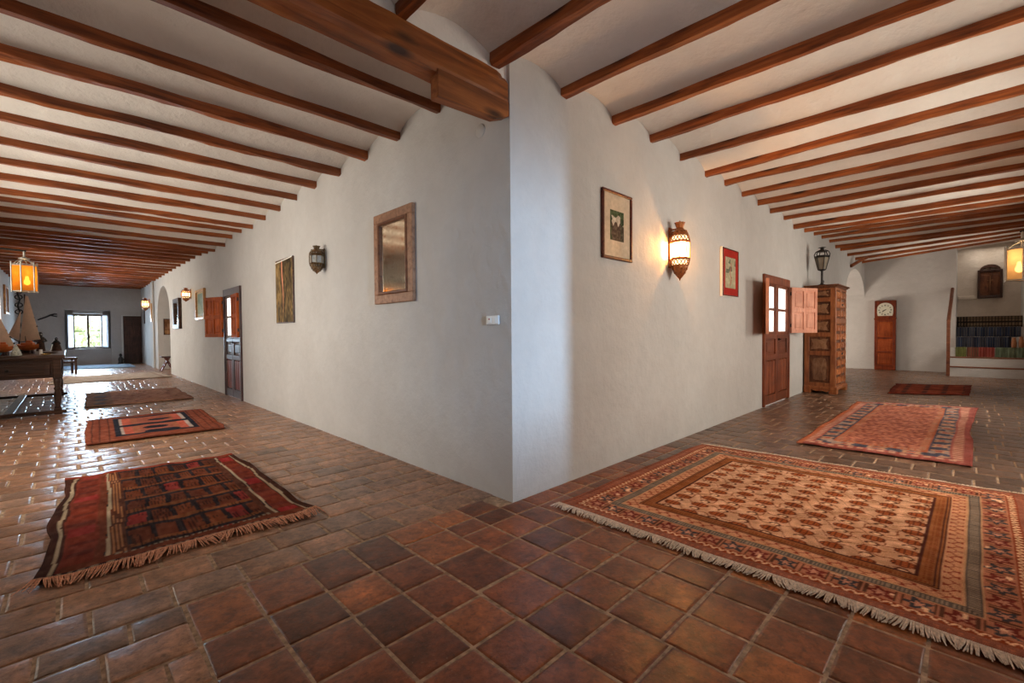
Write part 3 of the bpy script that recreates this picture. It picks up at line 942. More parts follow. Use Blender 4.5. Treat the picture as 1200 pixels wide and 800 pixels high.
# light switch and round cover
t = thing('light_switch', 'white double switch plate on the left wall, low beside the corner', 'switch', (0, .185, 1.285), RL)
mb = MB(); mb.box(-.068, .068, -.014, 0, -.032, .032, .005); mb.build('plate', M['plastic'], t)
mb = MB(); mb.box(-.045, -.008, -.019, -.012, -.02, .02, .003); mb.box(.008, .045, -.019, -.012, -.02, .02, .003); mb.build('rocker', M['plastic'], t)
mb = MB(); mb.lathe([(.006, 0), (.006, .006), (.003, .008)], 8, M=Matrix.Translation((-.026, -.017, .008)) @ Matrix.Rotation(PI/2, 4, 'X')); mb.build('indicator', M['plastic_red'], t)
mb = MB(); mb.lathe([(.05, 0), (.05, .003), (.044, .006), (0, .0065)], 20, M=Matrix.Translation((0, .31, 2.69)) @ Matrix.Rotation(-PI/2, 4, 'Y'))
tag(mb.build('junction_cover', M['wall']), 'round white junction box cover on the wall just below the beam block', 'cover plate')

# ------------------------------------------------------------------ pierced brass wall lanterns
def sconce(label, loc, rz, H, r, lit, tall=False):
    """eight-sided lantern; local z = 0 at its middle, wall at local y = 0"""
    t = thing('wall_lantern', label, 'wall lantern', loc, rz)
    m = M['brass_lit'] if lit else M['brass']
    y = -(r+.012); h = H/2
    R8 = PI/8
    b0, b1 = -h*.24, h*.24          # glass band
    fr = MB()
    for za, zb in ((b0-.02, b0), (b1, b1+.02)):
        fr.lathe([(r*.98, za), (r*1.08, (za+zb)/2), (r*.98, zb)], 8, c=(0, y, 0), rot=R8, smooth=False)
    for k in range(8):
        a = R8 + k*PI/4
        p = (r*math.cos(a), y+r*math.sin(a))
        fr.tube([(p[0], p[1], b0), (p[0], p[1], b1)], r*.06, 5)
    fr.build('frame', m, t)
    gl = MB(); gl.lathe([(r*.93, b0), (r*.93, b1)], 8, c=(0, y, 0), rot=R8, smooth=False, cap=False)
    gl.build('glass_panes', M['hot_glass'] if lit else M['dull_glass'], t)
    # pierced upper and lower bands (open filigree so light leaks out)
    def filigree(z0, z1, r0, r1):
        mb = MB(); n = 16
        for k in range(n):
            a0 = 2*PI*k/n; a1 = 2*PI*(k+1)/n
            P = lambda a, rr, z: (rr*math.cos(a), y+rr*math.sin(a), z)
            mb.tube([P(a0, r0, z0), P((a0+a1)/2, (r0+r1)/2*1.02, (z0+z1)/2), P(a1, r1, z1)], r*.05, 4)
            mb.tube([P(a1, r0, z0), P((a0+a1)/2, (r0+r1)/2*1.02, (z0+z1)/2), P(a0, r1, z1)], r*.05, 4)
        for rr, z in ((r0, z0), (r1, z1)): mb.lathe([(rr*.97, z-.006), (rr*1.04, z), (rr*.97, z+.006)], 8, c=(0, y, 0), rot=R8, smooth=False, cap=False)
        return mb
    q = h
    filigree(b1+.02, q*.50, r, r*.86).build('upper_band', m, t)
    filigree(-q*.50, b0-.02, r*.86, r).build('lower_band', m, t)
    for pa, pb in (((r*.78, -q*.48), (r*.9, b0-.015)), ((r*.9, b1+.015), (r*.78, q*.48))):
        g2 = MB(); g2.lathe([pa, pb], 8, c=(0, y, 0), rot=R8, smooth=False, cap=False); g2.build('band_glass', M['hot_glass'] if lit else M['dull_glass'], t)
    mb = MB()   # lower cone with finial
    mb.lathe([(r*.86, -q*.50), (r*.80, -q*.60), (r*.55, -q*.76), (r*.22, -q*.90), (r*.08, -q*.94), (r*.10, -q*.97), (0, -q)], 8, c=(0, y, 0), rot=R8, smooth=False)
    for k in range(8):
        a = k*PI/4
        for zz, rr in ((-q*.62, r*.76), (-q*.74, r*.56)):
            mb.lathe([(0, -.012), (r*.10, 0), (0, .012)], 6, c=(rr*math.cos(a), y+rr*math.sin(a), zz))
    mb.build('lower_cone', m, t)
    mb = MB()   # dome, neck and flared crown
    mb.lathe([(r*.86, q*.50), (r*.84, q*.56), (r*.62, q*.66), (r*.42, q*.70), (r*.36, q*.76), (r*.50, q*.88), (r*.56, q*.92), (r*.2, q*.93), (r*.07, q*.97), (0, q)], 8, c=(0, y, 0), rot=R8, smooth=False)
    for k in range(8):
        a = k*PI/4
        mb.lathe([(0, -.014), (r*.11, 0), (0, .014)], 6, c=(r*.72*math.cos(a), y+r*.72*math.sin(a), q*.61))
    mb.build('crown', m, t)
    mb = MB(); mb.box(-r*.35, r*.35, -.014, 0, -q*.55, q*.8, .004); mb.tube([(0, -.005, q*.72), (0, y, q*.74)], r*.08, 6)
    mb.build('back_plate', m, t)
    if lit:
        mb = MB(); mb.lathe([(0, -.03), (r*.22, -.01), (r*.24, .012), (r*.12, .035), (0, .04)], 10, c=(0, y, 0)); mb.build('bulb', M['bulb'], t)
    return t
sconce('large lit brass lantern glowing on the right wall between the two prints', (2.37, 0, 2.035), 0, .63, .098, True)
sconce('small unlit dark brass lantern on the left wall between mirror and bark panel', (0, 3.2, 2.075), RL, .345, .08, False)
sconce('lit brass lantern on the left wall between the gilt picture and the dark framed mirror', (0, 11.5, 2.19), RL, .36, .095, True)
sconce('farthest lit brass lantern on the left wall, beyond the arched opening', (0, 19.6, 2.34), RL, .5, .12, True)

# ------------------------------------------------------------------ hanging lanterns on wrought iron arms
def hang_lantern(label, loc, rz, arm, W, H, rot):
    """local origin under the hook; the wall lies at local -x distance arm"""
    t = thing('hanging_lantern', label, 'lantern', loc, rz)
    h = H/2; r = W/2*1.06
    Rz = Matrix.Rotation(rot, 4, 'Z')
    pts = [(r*math.cos(PI/3*k), r*math.sin(PI/3*k)) for k in range(6)]
    fr = MB()
    for (x, y) in pts:
        fr.tube([(x, y, -h-.012), (x, y, h+.03)], .008, 6, M=Rz)
        fr.lathe([(0, h+.028), (.012, h+.036), (0, h+.05)], 6, c=(x, y, 0), M=Rz)
        fr.tube([(x, y, h), (x*.55, y*.55, h+.055), (0, 0, h+.085)], .005, 5, M=Rz)
    for z in (-h, h):
        for k in range(6):
            a, b = pts[k], pts[(k+1) % 6]
            fr.tube([(a[0], a[1], z), (b[0], b[1], z)], .007, 5, M=Rz)
    fr.tube([(0, 0, h+.07), (0, 0, h+.19)], .011, 8)
    fr.lathe([(0, 0), (.05, .008), (.055, .02), (.02, .035), (0, .036)], 12, c=(0, 0, h+.075))
    fr.build('frame', M['steel'], t)
    sh = MB()
    for k in range(6):
        a, b = pts[k], pts[(k+1) % 6]
        sh.add([(a[0]*.97, a[1]*.97, -h), (b[0]*.97, b[1]*.97, -h), (b[0]*.97, b[1]*.97, h), (a[0]*.97, a[1]*.97, h)], [(0, 1, 2, 3)], M=Rz)
    sh.build('lamp_shade', M['amber'] if label.startswith('amber') else M['pale_shade'], t)
    mb = MB(); mb.lathe([(0, -.045), (.026, -.03), (.032, 0), (.018, .035), (.014, .07), (0, .075)], 12, c=(.02, 0, -h*.25)); mb.build('bulb', M['bulb'], t)
    am = MB()
    zt = h+.19
    am.tube([(0.02, 0, zt), (-arm*.4, 0, zt+.012), (-arm, 0, zt+.02)], .012, 8)
    sp = [(-arm+.02+.12*(1-k/22.)*math.cos(k*.55)*1., 0, zt-.16+.12*(1-k/22.)*math.sin(k*.55)) for k in range(22)]
    am.tube(sp, .009, 6)
    sp = [(-arm+.30+.10*(1-k/20.)*math.cos(2.6-k*.55), 0, zt-.11+.10*(1-k/20.)*math.sin(2.6-k*.55)) for k in range(20)]
    am.tube(sp, .008, 6)
    am.box(-arm, -arm+.012, -.03, .03, zt-.32, zt+.08, .004)
    am.build('iron_arm', M['iron'], t)
    return t
hang_lantern('amber hexagonal lantern on an iron arm above the ship models at the left edge', (-2.6, 6.3, 1.935), 0, .95, .225, .33, .3)
hang_lantern('pale hexagonal lantern on an iron arm at the right edge of the view', (5.08, -2.63, 1.875), PI/2, .57, .255, .33, .55)

# ------------------------------------------------------------------ carved cabinet
def cabinet():
    t = thing('carved_cabinet', 'tall honey coloured carved wooden cabinet beside the right half door', 'cabinet', (7.82, -.02, 0), 0)
    W, D, H = .96, .50, 2.0
    body = MB()
    body.box(.02, W-.02, -D+.02, -.01, .08, H-.06)
    # side frame (faces -x): stiles and rails
    sx0, sx1 = -.005, .03
    zr = [.08, .20, .72, .79, 1.06, 1.13, 1.39, 1.45, 1.72, 1.78, 1.94]
    for y0, y1 in ((-D, -D+.085), (-.085, -.005)): body.box(sx0, sx1, y0, y1, .06, H-.05, .006)
    for z0, z1 in ((.06, .20), (.71, .79), (1.06, 1.14), (1.38, 1.46), (1.71, 1.79), (1.94, H-.04)): body.box(sx0, sx1, -D, -.005, z0, z1, .006)
    # right side
    body.box(W-.03, W, -D, -.005, .06, H-.05, .006)
    # front frame
    for x0, x1 in ((0, .07), (W-.07, W), (W/2-.02, W/2+.02)): body.box(x0, x1, -D, -D+.04, .06, H-.05, .006)
    for z0, z1 in ((.06, .16), (1.30, 1.40), (1.92, H-.04)): body.box(0, W, -D-.004, -D+.04, z0, z1, .006)
    body.build('carcass', M['cab'], t)
    base = MB()
    base.box(-.025, W+.025, -D-.025, 0, .07, .13, .012)
    for x in (-.02, W-.12): base.prism([(x, 0), (x+.14, 0), (x+.17, .07), (x-.0, .07)], 'y', -D-.02, -D+.10)
    for x in (-.02, W-.12): base.box(x, x+.14, -.12, 0, 0, .08, .01)
    base.prism([(-D+.08, .07), (-.12, .07), (-.2, .04), (-.3, .055), (-D+.14, .03)], 'x', -.02, 0.02)
    base.build('bracket_base', M['cab'], t)
    cor = MB()
    for i, (e, z0, z1) in enumerate(((.0, H-.06, H-.02), (.025, H-.025, H+.0), (.05, H, H+.025))): cor.box(-e, W+e, -D-e, 0, z0, z1, .008)
    cor.build('cornice', M['cab_panel'], t)
    # carved side panels
    for i, (z0, z1) in enumerate(((.20, .71), (.79, 1.06), (1.14, 1.38), (1.46, 1.71), (1.79, 1.94))):
        pn = MB(); pn.box(.012, .03, -D+.08, -.08, z0, z1); pn.box(.004, .02, -D+.10, -.10, z0+.02, z1-.02, .008)
        po = pn.build('side_panel', M['cab_panel'], t)
        rl = MB(); cy, cz = -D/2, (z0+z1)/2; hy, hz = (D-.22)/2, (z1-z0)/2-.03
        if i == 0:
            pts = [(cy+hy*.78*math.copysign(min(1, abs(1.25*math.cos(a))), math.cos(a)), cz+hz*.92*math.copysign(min(1, abs(1.25*math.sin(a))), math.sin(a))) for a in [2*PI*k/24 for k in range(24)]]
            rl.prism(pts, 'x', -.006, .01)
            for k in range(9): rl.box(-.012, -.004, cy-hy*.6+k*hy*.15-.008, cy-hy*.6+k*hy*.15+.008, cz-hz*.8+.02*(k % 3), cz+hz*(.55+.2*math.sin(k*1.7)), .003)
        else:
            pts = [(cy+hy*.95*(1-.22*math.cos(4*a))*math.cos(a)*.95, cz+hz*(1-.22*math.cos(4*a))*math.sin(a)*.95) for a in [2*PI*k/32 for k in range(32)]]
            rl.prism(pts, 'x', -.004, .01)
            for rr, dx in ((.62, -.012), (.40, .002), (.26, -.02)):
                pts = [(cy+hy*rr*math.cos(a), cz+hz*rr*math.sin(a)) for a in [2*PI*k/20 for k in range(20)]]
                if dx < 0: rl.prism(pts, 'x', dx, .0)
            for sy in (-1, 1):
                for sz in (-1, 1): rl.lathe([(.0, -.02), (.022, -.005), (0, .012)], 6, c=(.0, cy+sy*hy*.85, cz+sz*hz*.8))
        rl.build('carving', M['cab_relief'], po)
    # doors on the front, two up two down, studded with raised squares
    for z0, z1, nzr in ((.16, 1.30, 7), (1.40, 1.92, 3)):
        for x0, x1 in ((.07, W/2-.02), (W/2+.02, W-.07)):
            dr = MB(); dr.box(x0+.004, x1-.004, -D+.016, -D+.03, z0+.004, z1-.004)
            do = dr.build('door', M['cab_panel'], t)
            rl = MB(); nxc = 2
            cw = (x1-x0)/nxc; chh = (z1-z0)/nzr
            for i in range(nxc):
                for j in range(nzr):
                    cx, cz = x0+cw*(i+.5), z0+chh*(j+.5)
                    a, b = cw*.37, chh*.36
                    rl.add([(cx-a, -D+.016, cz-b), (cx+a, -D+.016, cz-b), (cx+a, -D+.016, cz+b), (cx-a, -D+.016, cz+b),
                            (cx-a*.8, -D-.02, cz-b*.8), (cx+a*.8, -D-.02, cz-b*.8), (cx+a*.8, -D-.02, cz+b*.8), (cx-a*.8, -D-.02, cz+b*.8), (cx, -D-.006, cz)],
                           [(0,1,5,4),(1,2,6,5),(2,3,7,6),(3,0,4,7),(4,5,8),(5,6,8),(6,7,8),(7,4,8)])
            rl.build('raised_square_panels', M['cab'], do)
            xk = x1-.03 if x0 < W/2-.1 else x0+.03
            kb = MB(); kb.lathe([(.012, 0), (.02, .01), (.016, .025), (0, .03)], 10, M=Matrix.Translation((xk, -D+.004, (z0+z1)/2)) @ Matrix.Rotation(PI/2, 4, 'X')); kb.build('knob', M['iron'], do)
cabinet()

# street-style lamp standing on the cabinet
def top_lamp():
    t = thing('post_lantern', 'dark iron street style lantern on a short post, standing on the carved cabinet', 'lantern', (8.08, -.25, 2.028), 0)
    mb = MB()
    mb.lathe([(.075, 0), (.07, .02), (.03, .035), (.022, .06)], 12)
    mb.tube([(0, 0, .03), (0, 0, .16), (.002, 0, .30)], [.02, .018, .02], 8)
    mb.tube([(0, 0, .07), (.06, -.0, .08), (.10, -.0, .075), (.11, 0, .11)], [.018, .02, .02, .012], 7)
    mb.build('post', M['iron'], t)
    hd = MB(); R = PI/6
    hd.lathe([(.02, .28), (.065, .30), (.07, .315), (.055, .32)], 6, rot=R, smooth=False)
    for k in range(6):
        a = R+k*PI/3
        hd.tube([(.066*math.cos(a), .066*math.sin(a), .315), (.118*math.cos(a), .118*math.sin(a), .545)], .007, 5)
        hd.tube([(.118*math.cos(a), .118*math.sin(a), .55), (.128*math.cos(a), .128*math.sin(a), .60), (.10*math.cos(a), .10*math.sin(a), .655), (.05*math.cos(a), .05*math.sin(a), .68)], .008, 5)
    hd.lathe([(.116, .535), (.128, .545), (.128, .565), (.116, .575)], 6, rot=R, smooth=False)
    hd.lathe([(.10, .648), (.104, .655), (.055, .675), (.03, .69), (.03, .72), (.07, .728), (.0, .745)], 6, rot=R, smooth=False)
    hd.build('lantern_head', M['iron'], t)
    gl = MB(); gl.lathe([(.062, .318), (.112, .54)], 6, rot=R, smooth=False, cap=False); gl.build('glass_panes', M['clear_dirty'], t)
top_lamp()

# ------------------------------------------------------------------ long-case clock on the end wall
def clock():
    t = thing('longcase_clock', 'tall narrow red wooden clock with a white dial, against the far right end wall', 'clock', (XE, -.505, 0), -PI/2)
    # local +x looks to -y, local -y looks to -x
    W = .48; D = .16
    mb = MB()
    mb.box(-W/2, W/2, -D, 0, 0, .10, .01); mb.box(-W/2+.015, W/2-.015, -D+.015, 0, .08, 1.48)
    mb.box(-W/2, -W/2+.07, -D, 0, .1, 1.5, .006); mb.box(W/2-.07, W/2, -D, 0, .1, 1.5, .006)
    for z in (.10, .49, .90, 1.40): mb.box(-W/2+.06, W/2-.06, -D, -D+.03, z, z+.06, .006)
    mb.box(-W/2-.01, W/2+.01, -D-.02, 0, 1.46, 1.52, .01)
    mb.box(-W/2, W/2, -D-.005, 0, 1.52, 2.02, .008)
    mb.build('case', M['clock'], t)
    for z0, z1 in ((.16, .49), (.55, .90), (.96, 1.40)):
        p = MB(); p.box(-W/2+.07, W/2-.07, -D+.002, -D+.02, z0, z1); p.box(-W/2+.10, W/2-.10, -D-.008, -D+.01, z0+.03, z1-.03, .008); p.build('door_panel', M['clock_panel'], t)
    # dial with an arched top
    d = MB(); poly = [(-.165, 1.575), (.165, 1.575), (.18, 1.66), (.18, 1.75)]
    poly += [(.18*math.cos(a), 1.79+.165*math.sin(a)) for a in [PI*k/14 for k in range(15)]] + [(-.18, 1.75), (-.18, 1.66)]
    d.prism(poly, 'y', -D-.014, -D-.004); dl = d.build('dial', M['dial'], t)
    cz = 1.745
    for k in range(12):
        a = PI/2-k*PI/6
        R = Matrix.Translation((.135*math.cos(a), -D-.0165, cz+.135*math.sin(a))) @ Matrix.Rotation(-(a-PI/2), 4, 'Y')
        nb = (2 if k in (1, 2, 5, 7, 10, 11) else 3); mk = MB()
        mk.box(-(nb-1)*.007-.004, (nb-1)*.007+.004, -.0015, .0015, .014, .018, M=R); mk.box(-(nb-1)*.007-.004, (nb-1)*.007+.004, -.0015, .0015, -.018, -.014, M=R)
        for j in range(nb): mk.box((j-(nb-1)/2)*.014-.004, (j-(nb-1)/2)*.014+.004, -.002, .002, -.018, .018, M=R)
        mk.build('numeral', M['black'], dl)
    hn = MB()
    for a, L, wd in ((math.radians(222), .10, .010), (math.radians(205), .07, .013), (math.radians(42), .035, .012)):
        R = Matrix.Translation((0, -D-.02, cz)) @ Matrix.Rotation(-a, 4, 'Y')
        hn.box(0, L, -.002, .002, -wd/2, wd/2, M=R)
    hn.lathe([(.012, 0), (.012, .006), (0, .008)], 10, M=Matrix.Translation((0, -D-.018, cz)) @ Matrix.Rotation(PI/2, 4, 'X'))
    hn.build('hands', M['black'], dl)
clock()

# ------------------------------------------------------------------ stair niche with textiles
st = MB()
SX = [13.6, 13.95, 14.3, 14.65, 15.0, 15.35]; SZ = [.235, .46, .69, .96, 1.215, 1.50]
for i, (x, z) in enumerate(zip(SX, SZ)):
    x1 = SX[i+1] if i < 5 else 16.2
    st.box(x, 16.2 if i == 5 else x1+.02, YR-.02, -1.89 if x1 <= XE else -1.97, -.02, z, .004)
struct('stairs', st, M['wall'])
for x, z in ((13.6, .235), (13.95, .46)):
    mb = MB(); mb.box(x-.02, x+.06, YR, -1.88, z-.014, z+.014, .005)
    o = mb.build('stair_nosing', M['nosing']); o['kind'] = 'structure'
# newel post and handrail rising with the steps
t = thing('stair_handrail', 'bent wooden handrail post at the left side of the stair niche', 'handrail', (13.62, -1.86, 0), 0)
mb = MB(); mb.box(-.03, .03, -.035, .035, 0, 1.42, .008); mb.build('post', M['nosing'], t)
mb = MB(); mb.tube([(0, 0, 1.38), (.25, -.01, 1.60), (.75, -.03, 1.96), (1.22, -.04, 2.27)], [.038, .036, .036, .036], 6, smooth=False); mb.build('rail', M['nosing'], t)

def textile(label, i, y0, y1, fn, name='folded_blanket', group=None, res=60):
    """cloth lying on step i's tread edge and hanging down over its riser"""
    x, zt = SX[i], SZ[i]; zb = SZ[i-1]
    h = zt-zb
    nx = max(10, int((y1-y0)*70)); ny = 26
    u, v = np.meshgrid(np.linspace(0, 1, nx), np.linspace(0, 1, ny))
    # v: 0 bottom of riser -> .7 top of riser -> 1 back on tread
    k = np.clip(v/.75, 0, 1); k2 = np.clip((v-.75)/.25, 0, 1)
    fold = .010*np.sin(u*(y1-y0)*38+i)+.006*np.sin(u*(y1-y0)*90)
    X = x - .022 + fold*(1-k2) + k2*.26
    Z = zb + .006 + (h+.008)*np.sin(k*PI/2)**.9 + .004*k2*0
    Z = np.where(v > .72, zt+.014, Z)
    P = np.stack([X, y0+(y1-y0)*u, Z], -1)
    o = grid_mesh(name, P[:, ::-1], slin(fn(u, v))[:, ::-1], M['cloth'], None)
    return tag(o, label, 'blanket', group)
def f_green(c1, c2, seed):
    def fn(u, v):
        n1 = noise2(u.shape, (3, 10), seed)
        s = (np.sin(u*40) > .4)[..., None]*.3
        return np.array(c1)*(1-s)+np.array(c2)*s + (n1[..., None]-.5)*30
    return fn
def f_redstripe(u, v):
    k = (u < .55)[..., None]
    s = (np.sin(u*70) > .2)[..., None]
    a = np.where(s, np.array([116, 66, 56]), np.array([86, 74, 54]))
    b = np.array([132, 62, 54]) + (np.sin(u*60)[..., None])*14
    return np.where(k, b, a)
def f_blue(u, v):
    tp = np.clip((v-.62)/.1, 0, 1)[..., None]
    s = (np.sin(u*150) > .1)[..., None]
    base = np.where(s, np.array([36, 44, 64]), np.array([72, 70, 72]))
    top = np.where(s, np.array([186, 170, 150]), np.array([70, 68, 74]))
    return base*(1-tp)+top*tp
def f_plaid(u, v):
    a = (np.sin(u*130) > .3); b = (np.sin(v*36) > .5)
    c = np.where((a | b)[..., None], np.array([36, 33, 32]), np.array([118, 98, 78]))
    return c
ga = 'woven textiles draped over the niche steps'
# grid is mirrored in y: u = 0 is the viewer's right
textile('olive green folded blanket at the left end of the lowest covered step', 2, -2.18, -1.98, f_green((104, 104, 62), (78, 80, 50), 1), group=ga)
textile('brown striped and red folded blanket in the middle of the lowest covered step', 2, -2.68, -2.19, f_redstripe, group=ga)
textile('grey green folded blanket at the right end of the lowest covered step', 2, -3.19, -2.69, f_green((100, 110, 90), (84, 92, 74), 2), group=ga)
textile('dark blue striped throw with pale top edge on the second covered step', 3, -2.97, -1.98, f_blue, group=ga)
textile('dark blue striped throw with pale top edge on the third covered step', 4, -3.15, -1.98, f_blue, group=ga)
textile('dark brown checked blanket on the topmost covered step', 5, -3.19, -1.98, f_plaid, group=ga)
for y, h, lab in ((-3.01, .25, 'upright orange brown clay pot, left of the pair at the right end of the steps'), (-3.13, .27, 'upright orange brown clay pot, right of the pair at the right end of the steps')):
    mb = MB(); mb.lathe([(.035, 0), (.048, .03), (.05, h*.5), (.035, h*.8), (.03, h*.9), (.042, h), (.034, h), (.028, h*.88)], 14)
    o = mb.build('clay_pot', M['orange_clay']); o.location = (14.35+.12, y, SZ[2]+.016); tag(o, lab, 'pot', 'clay pots on the niche steps')

# arched wooden shrine on the back wall of the niche
def shrine():
    t = thing('wooden_shrine', 'dark arched wooden shrine hanging on the back wall of the stair niche', 'shrine', (16.185, -2.62, 2.44), -PI/2)
    mb = MB()
    W, H, D = .48, .76, .09
    mb.box(-W/2, W/2, -D, -.0, -H/2-.03, -H/2+.04, .008)
    mb.box(-W/2, -W/2+.05, -D, 0, -H/2, H/2, .008); mb.box(W/2-.05, W/2, -D, 0, -H/2, H/2, .008); mb.box(-W/2, W/2, -D, 0, H/2-.06, H/2, .008)
    mb.box(-W/2, W/2, -.02, 0, -H/2, H/2)
    mb.build('case', M['door_dark'], t)
    for s in (-1, 1):
        d = MB(); a, b = (-W/2+.05, -.004) if s < 0 else (.004, W/2-.05)
        d.box(a, b, -D+.015, -D+.035, -H/2+.05, H/2-.07, .005); d.box(a+.03, b-.03, -D+.005, -D+.02, -H/2+.1, H/2-.14, .01)
        d.build('door', M['cab_panel'], t)
    ar = MB(); n = 14
    for k in range(n):
        a0, a1 = PI*k/n, PI*(k+1)/n
        R0, R1 = .20, .13
        ar.prism([(R0*math.cos(a0), H/2+R0*.75*math.sin(a0)), (R0*math.cos(a1), H/2+R0*.75*math.sin(a1)), (R1*math.cos(a1), H/2+R1*.6*math.sin(a1)), (R1*math.cos(a0), H/2+R1*.6*math.sin(a0))], 'y', -.06, 0)
    ar.box(-.015, .015, -.05, 0, H/2, H/2+.12)
    ar.build('arched_crest', M['door_dark'], t)
    cr = MB(); cr.box(-.008, .008, -D-.006, -D+.004, -.18, .2); cr.box(-.06, .06, -D-.006, -D+.004, .08, .096); cr.build('cross', M['cab_relief'], t)
shrine()

# ------------------------------------------------------------------ rugs
def quadP(A, B, C, D_, nx, ny, z, wob, seed, edge=.012):
    """u runs A->B, v runs A->D"""
    u, v = np.meshgrid(np.linspace(0, 1, nx), np.linspace(0, 1, ny))
    A, B, C, D_ = [np.array(p) for p in (A, B, C, D_)]
    P = (A*(1-u[..., None])+B*u[..., None])*(1-v[..., None]) + (D_*(1-u[..., None])+C*u[..., None])*v[..., None]
    n1 = noise2(u.shape, (7, 7), seed)-.5; n2 = noise2(u.shape, (7, 7), seed+1)-.5
    eu = np.exp(-np.minimum(u, 1-u)*9); ev = np.exp(-np.minimum(v, 1-v)*9)
    P[..., 0] += n1*edge*2*(eu+ev); P[..., 1] += n2*edge*2*(eu+ev)
    zz = z + wob*noise2(u.shape, (9, 9), seed+2) + wob*.8*np.sin(u*23+seed)*ev*.5*(noise2(u.shape, (4, 4), seed+5))
    return u, v, np.concatenate([P, zz[..., None]], -1)

def rug(label, A, B, C, D_, fn, res, z=.016, wob=.008, seed=1, edge=.012, boost=1.5, group='rugs on the tiled floor'):
    W = math.dist(A, B); H = math.dist(A, D_)
    nx, ny = int(W/res), int(H/res)
    u, v, P = quadP(A, B, C, D_, nx, ny, z, wob, seed, edge)
    c = np.clip(slin(np.clip(fn(u*W, v*H, W, H), 0, 255))*boost, 0, .95)
    cen = P.reshape(-1, 3).mean(0); cen[2] = 0
    t = thing('rug', label, 'rug', tuple(cen), 0, group)
    grid_mesh('pile', P-cen, c, M['rug'], t, .012)
    return t, cen, P

def fringe(t, cen, pts, direction, L, m, n, seed, name='fringe', zz=.010):
    """strands along an edge polyline pts (k,3)"""
    r = np.random.RandomState(seed); mb = MB()
    pts = np.asarray(pts); s = np.linspace(0, len(pts)-1, n)
    d = np.array([direction[0], direction[1], 0.]); d /= np.linalg.norm(d)
    tn = np.array([-d[1], d[0], 0.])
    clump = noise2((1, n), (1, max(6, n//9)), seed)[0]-.5
    for k in range(n):
        i = int(s[k]); j = min(i+1, len(pts)-1); p = pts[i]+(pts[j]-pts[i])*(s[k]-i) - cen
        sw = clump[k]*1.5 + (r.rand()-.5)*.7; l = L*(.65+.6*r.rand())
        w_ = .0035
        a = p - d*.012; b = p+d*l*.5+tn*sw*l*.35; e = p+d*l+tn*sw*l*.9
        hgt = p[2]
        mb.tube([(a[0], a[1], hgt+.003), (b[0], b[1], max(.010, hgt*.9)), (e[0], e[1], .006)], [w_, w_*1.15, w_*.7], 4, smooth=True)
    return mb.build(name, m, t, recalc=False)

def hatch(a, per, duty=.5): return (np.mod(a, per) < per*duty)

